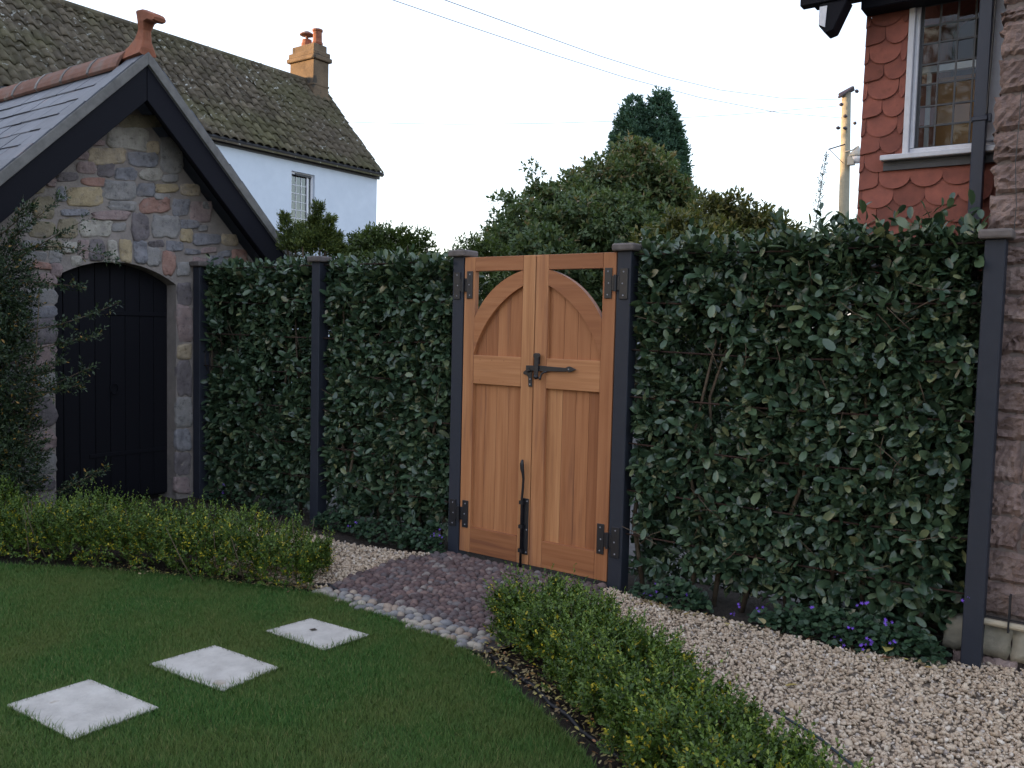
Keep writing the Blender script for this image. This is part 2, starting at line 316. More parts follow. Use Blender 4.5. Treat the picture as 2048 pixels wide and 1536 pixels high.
def lathe(prof, c, n=12):
    """prof: list of (r, z)"""
    V = [(c[0]+r*math.cos(2*math.pi*k/n), c[1]+r*math.sin(2*math.pi*k/n), c[2]+z) for r, z in prof for k in range(n)]
    F = [(i*n+k, i*n+(k+1) % n, (i+1)*n+(k+1) % n, (i+1)*n+k) for i in range(len(prof)-1) for k in range(n)]
    F += [tuple(range(n-1, -1, -1)), tuple(range((len(prof)-1)*n, len(prof)*n))]
    return V, F
def place(name, me, M4, parent):
    o = bpy.data.objects.new(name, me); COL.objects.link(o); o.parent = parent
    M4 = M4.copy(); M4.translation = M4.translation - Vector(WL[parent.name]); o.matrix_local = M4
    return o
def ico(sub=1):
    bm = bmesh.new(); bmesh.ops.create_icosphere(bm, subdivisions=sub, radius=1)
    V = np.array([v.co[:] for v in bm.verts]); F = np.array([[v.index for v in f.verts] for f in bm.faces]); bm.free(); return V, F
def nrm(a): return a/np.maximum(np.linalg.norm(a, axis=-1, keepdims=True), 1e-9)
def frames(tip, nor):
    y = nrm(tip); z = nrm(nor - (nor*y).sum(-1, keepdims=True)*y); x = np.cross(y, z); return np.stack([x, y, z], -1)
def scatter(T, TF, pos, R, S):
    """copies of a template: R (N,3,3) columns are the axes, S (N,3)"""
    N = len(pos); k = len(T)
    V = np.einsum('nij,nkj->nki', R, T[None]*S[:, None, :]) + pos[:, None, :]
    F = (TF[None] + (np.arange(N)*k)[:, None, None]).reshape(-1, TF.shape[1])
    return V.reshape(-1, 3), F
def vnoise(p, seed, freq):
    """cheap smooth noise in 0..1 for an (N,3) array"""
    g = np.random.default_rng(seed); out = np.zeros(len(p))
    for i in range(6):
        k = g.normal(size=3)*freq*(1+0.35*i); out += np.sin(p@k + g.uniform(0, 6.28))/(1+0.3*i)
    return 0.5 + out/6.5
BIG = (np.array([(0, 0, 0), (-0.19, 0.25, 0.05), (0, 0.28, -0.02), (0.19, 0.25, 0.05), (-0.25, 0.62, 0.035), (0, 0.64, -0.035), (0.25, 0.62, 0.035), (-0.16, 0.90, -0.02), (0.16, 0.90, -0.02), (0, 1, -0.10)]),
       np.array([(0, 2, 1), (0, 3, 2), (1, 2, 5), (1, 5, 4), (2, 3, 6), (2, 6, 5), (4, 5, 7), (5, 9, 7), (5, 6, 8), (5, 8, 9)]))
SMALL = (np.array([(0, 0, 0), (-0.27, 0.5, 0.07), (0, 1, -0.04), (0.27, 0.5, 0.07)]), np.array([(0, 3, 2), (0, 2, 1)]))
OVAL = (np.array([(0, 0, 0), (-0.27, 0.38, 0.06), (-0.20, 0.82, 0.02), (0.0, 1, -0.05), (0.20, 0.82, 0.02), (0.27, 0.38, 0.06)]), np.array([(0, 5, 4), (0, 4, 3), (0, 3, 2), (0, 2, 1)]))
NEEDLE = (np.array([(-0.10, 0, 0), (0.10, 0, 0), (0.16, 0.45, 0.05), (-0.16, 0.45, 0.03), (0, 1, -0.02)]), np.array([(0, 1, 2), (0, 2, 3), (3, 2, 4)]))
def twigs(base, d, L, n, leaf, wid, tilt, up=0.5, jit=0.35, seed=0, grow=0.0):
    """leaf positions, frames and sizes for N twigs with n leaves each"""
    g = np.random.default_rng(seed); N = len(base); d = nrm(d)
    p1 = nrm(np.cross(d, g.normal(size=(N, 3)))); p2 = np.cross(d, p1)
    t = (np.arange(n)+0.4)/n; phi = np.arange(n)*2.4
    ph = phi[None] + g.normal(0, 0.3, (N, n))
    rad = p1[:, None]*np.cos(ph)[..., None] + p2[:, None]*np.sin(ph)[..., None]
    ti = tilt*(1.15-0.6*t)[None, :, None] if np.isscalar(tilt) else tilt
    l = d[:, None]*np.cos(ti) + rad*np.sin(ti) + g.normal(0, jit*0.5, (N, n, 3))
    l = nrm(l); nn = d[:, None] + np.array([0, 0, up]) + g.normal(0, jit, (N, n, 3))
    pos = base[:, None] + d[:, None]*(L[:, None, None]*t[None, :, None])
    s = leaf*(0.65+0.5*g.random((N, n)))*(1-grow*t)[None]
    S = np.stack([s*wid, s, s], -1)
    return pos.reshape(-1, 3), frames(l.reshape(-1, 3), nn.reshape(-1, 3)), S.reshape(-1, 3)
def pip(poly, x, y):
    poly = np.asarray(poly); ins = np.zeros(len(x), bool); j = len(poly)-1
    for i in range(len(poly)):
        xi, yi = poly[i]; xj, yj = poly[j]
        c = ((yi > y) != (yj > y)) & (x < (xj-xi)*(y-yi)/(yj-yi+1e-12)+xi); ins ^= c; j = i
    return ins
def in_view(P, margin=0.05):
    q = np.asarray(P, float) - CAM; d = q@_F; a = q@_R2/d*1716/1024; b = q@_U2/d*1716/768
    return (d > 0.1) & (abs(a) < 1+margin) & (abs(b) < 1+margin), d

# ================================================================== THE SETTING
def sheet(name, poly, z, mat, kind='structure'):
    V = [(x, y, z) for x, y in poly]
    return ident(add(name, (V, [tuple(range(len(V)))]), mat), kind=kind)
sheet('ground', [(-260, -260), (260, -260), (260, 260), (-260, 260)], -0.06, 'soil')
sheet('soil_bed', [(-9, -7), (6, -7), (6, 0.45), (-9, 0.45)], -0.030, 'soil')
sheet('driveway', [(-30, 0.6), (20, 0.6), (20, 40), (-30, 40)], -0.052, 'drive')
LAWN = [(-5.5, -3.9), (-3.7, -2.80), (-2.61, -2.13), (-2.07, -1.80), (-1.41, -1.52), (-0.95, -1.36), (-0.64, -1.255), (-0.30, -1.27), (0.02, -1.30), (0.28, -1.34), (0.45, -1.35),
        (0.70, -1.44), (1.07, -1.635), (1.38, -1.80), (1.67, -1.995), (1.95, -2.22), (2.15, -2.5), (2.25, -2.85), (2.3, -3.3), (2.3, -4.2), (2.2, -6.5), (-5.5, -6.5)]
sheet('lawn', LAWN, -0.012, 'lawn_base')
GRAVEL_R = [(0.60, -0.03), (1.0, -0.10), (1.5, -0.12), (2.0, -0.16), (2.45, -0.06), (2.68, 0.09), (5.0, 0.09), (5.0, -2.2), (3.2, -2.9), (2.7, -2.5), (2.30, -1.95), (1.85, -1.50), (1.35, -1.15), (0.85, -0.62), (0.70, -0.25)]
GRAVEL_L = [(-2.45, -0.95), (-2.3, -0.45), (-1.80, -0.27), (-1.40, -0.32), (-0.98, -0.24), (-0.70, -0.13), (-0.80, -0.40), (-0.755, -0.75), (-0.70, -1.02), (-0.68, -1.16), (-1.0, -1.22), (-1.6, -1.30)]
sheet('gravel_path', GRAVEL_R, -0.022, 'gravel_bed'); sheet('gravel_path', GRAVEL_L, -0.022, 'gravel_bed')
COB = [(-0.66, -1.17), (-0.745, -0.87), (-0.79, -0.42), (-0.66, -0.03), (0.60, -0.03), (0.72, -0.25), (0.85, -0.62), (0.62, -1.14), (0.38, -1.14), (0.11, -1.13), (-0.27, -1.10)]
PALEP = [(-0.70, -1.20), (-0.66, -1.10), (-0.27, -1.10), (0.11, -1.135), (0.38, -1.14), (0.60, -1.10), (0.66, -1.30), (0.56, -1.36), (0.30, -1.33), (0.02, -1.295), (-0.30, -1.265), (-0.64, -1.25)]
cob = ident(link('cobble_path', None, (0, -0.6, 0)), kind='structure')
COBP = [(-0.70, -1.22), (-0.745, -0.87), (-0.79, -0.42), (-0.66, -0.03), (0.60, -0.03), (0.72, -0.25), (0.85, -0.62), (0.68, -1.34), (0.56, -1.365), (0.30, -1.33), (0.02, -1.295), (-0.30, -1.265), (-0.64, -1.25)]
add('mortar_bed', ([(x, y, -0.008) for x, y in COBP], [tuple(range(len(COBP)))]), 'cob_mortar', cob)
# cobbles of the path: egg shaped stones set on edge in rough rows
IV, IF = ico(2)
pebs = []
for k in range(7):
    g = np.random.default_rng(50+k); V = IV.copy(); V += 0.12*np.stack([vnoise(IV, 60+k+10*j, 1.3)-0.5 for j in range(3)], 1)
    pebs.append(V)
def cobbles(poly, px, py, name, mat, mata, size, limit, seed, hz):
    g = np.random.default_rng(seed); P = np.array(poly); xs = []
    y = P[:, 1].min(); row = 0
    while y < P[:, 1].max():
        x = P[:, 0].min() + (row % 2)*px*0.5
        while x < P[:, 0].max(): xs.append((x+g.normal(0, px*0.13), y+g.normal(0, py*0.14))); x += px*g.uniform(0.82, 1.15)
        y += py; row += 1
    xs = np.array(xs); xs = xs[pip(poly, xs[:, 0], xs[:, 1])]
    vis, d = in_view(np.c_[xs, np.zeros(len(xs))]); order = np.argsort(np.where(vis, d, d+50)); xs = xs[order]
    meshes = [newmesh(name, V, IF, mat, smooth=True) for V in pebs]
    rest = []
    for i, (x, y) in enumerate(xs):
        s = size*g.uniform(0.85, 1.2); rot = Matrix.Rotation(g.normal(0.5, 0.5), 4, 'Z') @ Matrix.Rotation(g.normal(0, 0.25), 4, 'X')
        sc = Vector((s*g.uniform(0.85, 1.25), s*g.uniform(0.62, 0.85), s*hz*g.uniform(0.75, 1.1)))
        M4 = Matrix.Translation((x, y, -0.012+g.uniform(-0.003, 0.005))) @ rot @ Matrix.Diagonal((*sc, 1))
        if i < limit: place(name, meshes[i % 7], M4, cob)
        else: rest.append((np.array(M4), i % 7))
    if rest:
        Vs = []; Fs = []; T = []
        for j, (m, k) in enumerate(rest):
            Vs.append(pebs[k]@m[:3, :3].T + m[:3, 3]); Fs.append(IF+j*len(IV)); T += [g.random()]*len(IF)
        ident(add(name+'_mass', (np.concatenate(Vs), np.concatenate(Fs)), mata, cob, smooth=True, tint=T), kind='stuff')
cobbles(COB, 0.047, 0.036, 'cobble', 'cob_purple', 'cob_purple_a', 0.026, 300, 3, 0.95)
cobbles(PALEP, 0.060, 0.050, 'pale_cobble', 'cob_pale', 'cob_pale', 0.033, 300, 4, 0.75)

# stepping stones in the lawn
SLABS = [([(-0.364, -1.838), (-0.329, -1.564), (0.087, -1.541), (0.065, -1.822)], 'pale square stepping stone nearest the cobbled path, with a small dark fleck'),
         ([(-0.423, -2.441), (-0.388, -2.116), (0.064, -2.098), (0.081, -2.412)], 'pale square stepping stone in the middle of the row across the lawn'),
         ([(-0.478, -3.033), (-0.462, -2.695), (0.017, -2.667), (0.009, -3.015)], 'pale square stepping stone farthest from the cobbles, at the near end of the row')]
for poly, lab in SLABS:
    o = add('stepping_stone', prism([p for p in poly], 2, -0.05, 0.004), 'slab', bev=0.004)
    ident(o, lab, 'stepping stone', 'stepping stones across the lawn')
ident(add('fallen_leaf', ([(-0.20, -1.69, 0.006), (-0.17, -1.70, 0.012), (-0.155, -1.675, 0.010), (-0.185, -1.665, 0.008)], [(0, 1, 2, 3)]), 'bark'), 'tiny dark dry leaf lying on the stepping stone nearest the cobbles', 'leaf')

# ------------------------------------------------------------------ stone outbuilding
XG = -3.72; AY, AZ = -0.62, 3.70
sh = thing('stone_outbuilding', (-5.5, -0.62, 0), 'rubble stone outbuilding with slate roof, black bargeboards and arched black door', 'outbuilding')
DY0, DY1, SPR, CRN = -1.215, -0.155, 1.885, 2.045
def arch(y):
    h = (DY1-DY0)/2; r = (h*h+(CRN-SPR)**2)/(2*(CRN-SPR)); return CRN - r + math.sqrt(max(0, r*r-(y-(DY0+DY1)/2)**2))
def gz(y): return 3.44 - abs(y-AY)
parts = []
ys = [-2.12, DY0] + [DY0+(DY1-DY0)*i/14 for i in range(1, 14)] + [DY1, 0.88]; ys = sorted(set(ys + [AY]))
V = []; F = []
for i in range(len(ys)-1):
    a, b = ys[i], ys[i+1]; door = a >= DY0-1e-6 and b <= DY1+1e-6
    la, lb = (arch(a), arch(b)) if door else (-0.1, -0.1)
    parts.append(prism([(a, la), (b, lb), (b, gz(b)), (a, gz(a))], 0, XG-0.28, XG))
add('wall', join(*parts), 'mortar', sh, fix=False)
add('wall', join(box(-9, XG-0.281, -2.12, -1.86, -0.1, 2.1), box(-9, XG-0.281, 0.62, 0.88, -0.1, 2.1)), 'mortar', sh)
STONES = [
'o',-0.676,3.148,-0.274,3.229,-0.274,3.329,-0.676,3.243,
'w',-0.773,2.95,-0.435,3.011,-0.435,3.186,-0.772,3.119,
'o',-0.429,3.09,-0.257,3.122,-0.256,3.233,-0.429,3.198,
't',-0.441,2.974,-0.321,2.995,-0.321,3.1,-0.441,3.077,
'g',-0.304,2.835,-0.102,2.868,-0.102,3.168,-0.303,3.129,
'p',-0.906,2.955,-0.804,2.974,-0.803,3.024,-0.906,3.004,
't',-0.923,2.805,-0.624,2.855,-0.623,2.982,-0.922,2.928,
'b',-0.602,2.847,-0.345,2.89,-0.344,2.996,-0.602,2.95,
'p',-1.052,2.822,-0.938,2.842,-0.937,2.906,-1.052,2.885,
'p',-1.033,2.714,-0.88,2.739,-0.879,2.828,-1.033,2.802,
'k',-0.867,2.716,-0.727,2.738,-0.726,2.838,-0.867,2.815,
'b',-0.711,2.71,-0.526,2.739,-0.526,2.836,-0.71,2.806,
'w',-0.509,2.746,-0.298,2.779,-0.298,2.868,-0.509,2.834,
'g',-0.284,2.754,-0.138,2.776,-0.138,2.846,-0.284,2.823,
'o',-0.077,2.818,0.103,2.846,0.103,2.977,-0.077,2.947,
'g',-0.083,2.967,0.015,2.984,0.015,3.103,-0.083,3.085,
'k',-1.194,2.619,-1.019,2.646,-1.019,2.726,-1.193,2.698,
'r',-0.985,2.628,-0.785,2.657,-0.785,2.721,-0.984,2.69,
'y',-1.111,2.445,-0.826,2.482,-0.825,2.638,-1.11,2.597,
'g',-0.809,2.536,-0.54,2.572,-0.539,2.726,-0.808,2.686,
'b',-0.527,2.607,-0.368,2.629,-0.368,2.736,-0.526,2.713,
'y',-0.345,2.659,-0.144,2.687,-0.144,2.765,-0.345,2.735,
't',-0.102,2.672,0.072,2.696,0.072,2.791,-0.102,2.766,
'g',-0.363,2.602,-0.214,2.622,-0.214,2.667,-0.362,2.646,
'p',0.097,2.669,0.233,2.687,0.232,2.837,0.097,2.817,
'b',-1.2,2.474,-1.121,2.485,-1.119,2.6,-1.199,2.588,
'r',-0.491,2.48,-0.222,2.514,-0.222,2.634,-0.491,2.597,
'b',-0.193,2.488,-0.032,2.508,-0.032,2.646,-0.192,2.624,
'p',-0.016,2.459,0.194,2.483,0.194,2.654,-0.016,2.626,
'u',0.181,2.374,0.461,2.403,0.46,2.621,0.181,2.586,
'g',-0.765,2.454,-0.538,2.482,-0.538,2.559,-0.765,2.529,
'b',-1.158,2.366,-0.936,2.393,-0.936,2.455,-1.158,2.427,
'p',-0.901,2.368,-0.599,2.403,-0.599,2.477,-0.9,2.44,
'k',-0.573,2.231,-0.412,2.246,-0.411,2.483,-0.571,2.463,
'g',-0.381,2.281,-0.133,2.306,-0.132,2.496,-0.38,2.466,
'b',-0.111,2.379,0.059,2.398,0.059,2.471,-0.111,2.452,
'g',0.068,2.379,0.162,2.389,0.162,2.446,0.068,2.436,
'o',-1.181,2.197,-1.023,2.213,-1.022,2.356,-1.18,2.338,
'w',-1.003,2.228,-0.758,2.253,-0.757,2.382,-1.002,2.354,
'g',-0.74,2.275,-0.616,2.288,-0.616,2.373,-0.739,2.359,
'y',-0.111,2.262,0.005,2.273,0.005,2.388,-0.111,2.376,
'b',0.025,2.255,0.299,2.281,0.299,2.375,0.025,2.347,
't',0.315,2.267,0.489,2.282,0.489,2.389,0.315,2.371,
'p',0.503,2.275,0.601,2.283,0.6,2.388,0.503,2.378,
'o',-1.394,2.179,-1.208,2.198,-1.207,2.316,-1.393,2.295,
'o',-1.365,2.326,-1.211,2.344,-1.209,2.511,-1.363,2.49,
'g',-1.483,2.206,-1.38,2.216,-1.378,2.357,-1.482,2.344,
'k',-0.416,2.189,-0.286,2.201,-0.286,2.269,-0.415,2.256,
'b',-0.262,2.168,-0.084,2.183,-0.084,2.27,-0.262,2.253,
'b',-0.069,2.149,0.091,2.162,0.091,2.221,-0.069,2.206,
'p',0.107,2.185,0.26,2.198,0.26,2.247,0.107,2.233,
'b',0.273,2.163,0.407,2.174,0.407,2.237,0.273,2.225,
'r',0.421,2.118,0.588,2.13,0.587,2.259,0.421,2.244,
'b',0.169,2.076,0.327,2.088,0.326,2.179,0.168,2.166,
'p',0.003,2.042,0.156,2.053,0.156,2.154,0.003,2.141,
'g',0.354,2.056,0.49,2.065,0.49,2.158,0.353,2.147,
'p',0.602,2.132,0.745,2.142,0.745,2.237,0.601,2.225,
'g',-1.467,2.077,-1.275,2.094,-1.274,2.175,-1.466,2.156,
'o',-1.265,2.095,-1.161,2.105,-1.16,2.177,-1.265,2.167,
'g',-1.414,1.998,-1.271,2.009,-1.27,2.085,-1.413,2.073,
'r',-1.378,1.935,-1.248,1.944,-1.248,1.997,-1.378,1.987,
'p',-1.538,2.071,-1.476,2.077,-1.475,2.179,-1.537,2.172,
'g',-1.504,1.954,-1.424,1.96,-1.422,2.072,-1.503,2.065,
'o',-1.372,2.507,-1.28,2.52,-1.279,2.595,-1.371,2.582,
'p',-1.279,2.577,-1.204,2.588,-1.203,2.649,-1.278,2.638,
'g',0.116,2.583,0.168,2.589,0.168,2.656,0.116,2.649,
'p',-0.803,3.123,-0.692,3.145,-0.692,3.22,-0.802,3.197,
'o',-0.263,3.147,-0.204,3.159,-0.203,3.233,-0.262,3.221,
'o',0.299,2.617,0.392,2.629,0.392,2.731,0.298,2.718,
'w',-1.152,2.065,-1.042,2.074,-1.041,2.172,-1.151,2.161,
'p',-1.029,2.043,-0.946,2.049,-0.945,2.198,-1.028,2.19,
'k',-0.936,2.043,-0.818,2.052,-0.817,2.213,-0.935,2.202,
'w',-0.787,2.039,-0.695,2.046,-0.694,2.215,-0.786,2.206,
'y',-0.674,2.043,-0.565,2.052,-0.564,2.238,-0.673,2.227,
'b',-0.549,2.043,-0.441,2.051,-0.44,2.229,-0.548,2.219,
'g',-0.43,2.02,-0.312,2.028,-0.311,2.209,-0.429,2.198,
'r',-0.294,1.966,-0.169,1.974,-0.169,2.168,-0.294,2.158,
'g',-0.151,1.966,-0.022,1.975,-0.022,2.101,-0.151,2.091,
'w',-1.082,1.983,-0.997,1.989,-0.996,2.065,-1.081,2.058,
'g',-1.257,1.989,-1.157,1.997,-1.156,2.093,-1.256,2.085,
'p',-1.244,1.896,-1.153,1.902,-1.152,1.989,-1.243,1.983,
'k',-0.139,1.708,-0.007,1.713,-0.007,1.906,-0.139,1.899,
'p',-0.14,1.375,-0.002,1.376,-0.003,1.703,-0.139,1.698,
't',-0.144,1.23,-0.002,1.228,-0.002,1.355,-0.144,1.355,
'k',-0.151,0.909,-0.002,0.902,-0.002,1.211,-0.151,1.214,
'g',-0.158,0.62,-0.007,0.608,-0.007,0.882,-0.158,0.889,
'b',-0.163,0.41,-0.014,0.395,-0.014,0.592,-0.163,0.604,
'k',-0.168,0.195,-0.021,0.176,-0.021,0.374,-0.168,0.39,
'p',-0.175,0.031,-0.026,0.01,-0.026,0.156,-0.175,0.175,
'p',-1.434,1.798,-1.201,1.81,-1.2,1.91,-1.433,1.894,
'g',-1.436,1.661,-1.204,1.669,-1.203,1.799,-1.434,1.787,
'b',-1.454,1.562,-1.205,1.568,-1.204,1.657,-1.452,1.648,
'k',-1.456,1.366,-1.207,1.366,-1.205,1.553,-1.454,1.548,
'p',-1.467,1.148,-1.218,1.141,-1.216,1.348,-1.464,1.348,
'g',-1.461,0.959,-1.22,0.947,-1.218,1.12,-1.459,1.127,
'k',-1.463,0.731,-1.222,0.712,-1.22,0.929,-1.461,0.942,
'p',-1.474,0.553,-1.224,0.527,-1.223,0.691,-1.472,0.711,
'g',-1.484,0.377,-1.226,0.346,-1.225,0.509,-1.483,0.536,
'k',-1.486,0.236,-1.228,0.2,-1.226,0.324,-1.485,0.356,
'k',-1.645,1.78,-1.451,1.79,-1.45,1.893,-1.644,1.881,
'g',-1.679,1.627,-1.461,1.634,-1.459,1.772,-1.677,1.761,
'p',-1.681,1.425,-1.472,1.426,-1.469,1.617,-1.679,1.61,
'k',-1.685,1.188,-1.475,1.183,-1.472,1.409,-1.682,1.408,
'g',-1.688,0.984,-1.477,0.974,-1.475,1.166,-1.685,1.171,
'p',-1.69,0.78,-1.48,0.764,-1.477,0.957,-1.688,0.967,
'k',-1.693,0.575,-1.491,0.554,-1.488,0.747,-1.691,0.763,
'g',-1.696,0.352,-1.502,0.327,-1.499,0.538,-1.694,0.558,

]
def rubble(q, seed, h):
    g = np.random.default_rng(seed); n = 18; q = np.array(q).reshape(4, 2); q = q+g.normal(0, 0.006, (4, 2)); V = []
    e = g.uniform(4.0, 10.0); ring = []
    for k in range(n):
        t = 2*math.pi*(k+0.5)/n; c, s = math.cos(t), math.sin(t); r = (abs(c)**e+abs(s)**e)**(-1/e)
        r *= 1+g.normal(0, 0.045); ring.append((c*r, s*r))
    def at(u, v):
        u = (u+1)/2; v = (v+1)/2; return (q[0]*(1-u)+q[1]*u)*(1-v)+(q[3]*(1-u)+q[2]*u)*v
    sl, sm = g.normal(0, 0.35, 2)
    for sc, x in ((1.08, -0.02), (1.06, h*0.25), (1.0, h*0.75), (0.86, h), (0.62, h), (0.32, h)):
        for u, v in ring:
            p = at(u*sc, v*sc); V.append((XG+x*(1+sl*u*sc*0.6+sm*v*sc*0.6), p[0], p[1]))
    p = at(0, 0); V.append((XG+h, p[0], p[1])); V = np.array(V); k = V[:, 0] > XG
    V[k, 0] += (vnoise(V[k]+seed, seed, 22)-0.5)*0.022+(vnoise(V[k]*np.array((1, 1, 1.7))+seed, seed+1, 60)-0.5)*0.010
    F = [(i*n+k, i*n+(k+1) % n, (i+1)*n+(k+1) % n, (i+1)*n+k) for i in range(5) for k in range(n)] + [(5*n+k, 5*n+(k+1) % n, 6*n) for k in range(n)]
    return V, F
it = iter(STONES); seed = 100
for c in it:
    q = [next(it) for _ in range(8)]; seed += 1
    ctr = np.array(q).reshape(4, 2).mean(0)
    if ctr[1] > gz(ctr[0])-0.02: continue
    add('stone', rubble(q, seed, random.uniform(0.010, 0.020)), 'st_'+c, sh, smooth=True)
# door of black planks under the arch
n = 8
for i in range(n):
    a = DY0+(DY1-DY0)*i/n+0.002; b = DY0+(DY1-DY0)*(i+1)/n-0.002
    add('door_plank', prism([(a, 0.02), (b, 0.02), (b, arch(b)-0.004), ((a+b)/2, arch((a+b)/2)-0.004), (a, arch(a)-0.004)], 0, XG-0.17, XG-0.135), 'black', sh, bev=0.004)
add('door_backing', prism([(DY0, 0), (DY1, 0), (DY1, arch(DY1)), (-0.69, CRN), (DY0, arch(DY0))], 0, XG-0.26, XG-0.18), 'black', sh)
for z in (0.42, 1.62): add('strap_hinge', join(box(XG-0.134, XG-0.126, DY1-0.72, DY1-0.02, z-0.018, z+0.018)), 'black', sh, bev=0.003)
add('door_handle', tube([(XG-0.12, -0.66+0.035*math.cos(t), 0.98+0.045*math.sin(t)) for t in np.linspace(0, 6.28, 13)], 0.006, 6), 'black', sh)
# roof
c45 = math.sqrt(0.5)
LE = 2.16
for sgn in (-1, 1):   # slab under the slates
    nv = np.array((0, sgn*c45, c45)); dv = np.array((0, sgn*c45, -c45)); r0 = np.array((0, AY, AZ-0.02))
    V = []
    for x in (-9.0, -3.40):
        for t in (0.0, LE):
            for h in (-0.05, -0.012): p = r0+dv*t+nv*h; V.append((x, p[1], p[2]))
    add('roof', (V, [(0, 2, 3, 1), (4, 5, 7, 6), (0, 1, 5, 4), (2, 6, 7, 3), (0, 4, 6, 2), (1, 3, 7, 5)]), 'slate', sh)
slate_me = []
for k in range(4):
    V, F = box(-0.148, 0.148, 0, 0.34, -0.006, 0.006); V = [(x+random.uniform(-.003, .003), y+(random.uniform(-.006, .006)), z) for x, y, z in V]
    me = newmesh('slate', V, F, 'slate'); bevel(me, 0.002); slate_me.append(me)
dv = Vector((0, -c45, -c45)); nv = Vector((0, -c45, c45)); ex = Vector((1, 0, 0))
row = 0; t = 0.02
while t < LE-0.05:
    x = -3.41-0.15*(1+(row % 2))
    while x > -8.8:
        tilt = 0.045
        yv = (dv*math.cos(tilt)+nv*math.sin(tilt)).normalized(); zv = (nv*math.cos(tilt)-dv*math.sin(tilt)).normalized()
        p = Vector((x, AY, AZ-0.02))+dv*(t+random.uniform(-.004, .004))+nv*random.uniform(-0.002, 0.002); xv = yv.cross(zv)
        M4 = Matrix(((xv.x, yv.x, zv.x, p.x), (xv.y, yv.y, zv.y, p.y), (xv.z, yv.z, zv.z, p.z), (0, 0, 0, 1)))
        place('slate', random.choice(slate_me), M4, sh); x -= 0.302
    row += 1; t += 0.205
for sgn in (-1, 1):   # verges and bargeboards
    e = LE*c45+0.02
    y1 = AY+sgn*e; z1 = AZ-e
    add('verge', prism([(AY, AZ+0.015), (AY, AZ-0.085), (y1, z1-0.085), (y1, z1+0.015)], 0, -3.55, -3.375), 'verge', sh, bev=0.004)
    add('bargeboard', prism([(AY+sgn*0.002, AZ-0.088), (AY+sgn*0.002, AZ-0.365), (y1, z1-0.345), (y1, z1-0.088)], 0, -3.445, -3.40), 'barge', sh, bev=0.004)
    add('soffit', prism([(AY, AZ-0.10), (AY, AZ-0.14), (y1, z1-0.14), (y1, z1-0.10)], 0, -3.72, -3.446), 'barge', sh)
    n = 12
    for i in range(n):   # undercloak slips along the verge edge
        a = AY+sgn*e*i/n; b = AY+sgn*e*(i+0.96)/n
        add('verge_slip', prism([(a, AZ-abs(a-AY)+0.032), (a, AZ-abs(a-AY)+0.017), (b, AZ-abs(b-AY)+0.017), (b, AZ-abs(b-AY)+0.026)], 0, -3.60, -3.385+random.uniform(-.006, .006)), 'slate', sh)
# terracotta ridge and horned finial
x = -3.62
while x > -9:
    L = 0.44; prof = []
    for t in np.linspace(0, math.pi, 9): prof.append((AY-0.14*math.cos(t), AZ+0.005+0.075*math.sin(t)-0.10*abs(math.cos(t))**1.5))
    inner = [(AY+(y-AY)*0.86, z-0.02) for y, z in prof][::-1]
    add('ridge_tile', prism(prof+inner, 0, x-L+0.006, x), 'ridge', sh, bev=0.003)
    add('ridge_joint', prism([(AY+(y-AY)*1.04, z+0.006) for y, z in prof]+inner, 0, x-L-0.012, x-L+0.02), 'verge', sh)
    x -= L
fin = [(-3.66, 3.70, .075), (-3.60, 3.745, .075), (-3.53, 3.785, .066), (-3.475, 3.825, .056), (-3.438, 3.88, .048), (-3.428, 3.94, .043), (-3.424, 4.0, .044), (-3.395, 4.035, .046)]
bm = bmesh.new(); top = [(-3.66, 3.755), (-3.60, 3.79), (-3.53, 3.84), (-3.482, 3.90), (-3.468, 3.96), (-3.478, 4.0), (-3.487, 4.03), (-3.465, 4.05), (-3.40, 4.045), (-3.30, 4.005), (-3.225, 3.975), (-3.205, 3.945), (-3.215, 3.918), (-3.25, 3.912), (-3.32, 3.935), (-3.365, 3.93), (-3.385, 3.88), (-3.385, 3.80), (-3.375, 3.74), (-3.385, 3.68), (-3.66, 3.66)]
bm.free()
def thickpoly(poly, ay, hw, rnd):
    """side outline given real rounded thickness: hw(point) is the half width"""
    n = len(poly); P = np.array(poly); c = P.mean(0); V = []
    nx = np.roll(P, -1, 0)-np.roll(P, 1, 0); N = np.stack([nx[:, 1], -nx[:, 0]], 1); N /= np.linalg.norm(N, axis=1)[:, None]
    area = 0.5*np.sum(P[:, 0]*np.roll(P[:, 1], -1)-np.roll(P[:, 0], -1)*P[:, 1])
    if area < 0: N = -N
    for f, ins in ((-1, rnd), (-0.7, rnd*0.3), (0, 0), (0.7, rnd*0.3), (1, rnd)):
        for p, nn in zip(P, N): q = p-nn*ins; V.append((q[0], ay+f*hw(p), q[1]))
    F = [tuple(range(n)), tuple(range(5*n-1, 4*n-1, -1))]+[(i*n+k, i*n+(k+1) % n, (i+1)*n+(k+1) % n, (i+1)*n+k) for i in range(4) for k in range(n)]
    return V, F
add('finial', thickpoly(top, AY, lambda p: 0.052 if p[1] > 3.9 else 0.034+max(0, (3.82-p[1]))*0.30, 0.014), 'terracotta', sh, smooth=False)

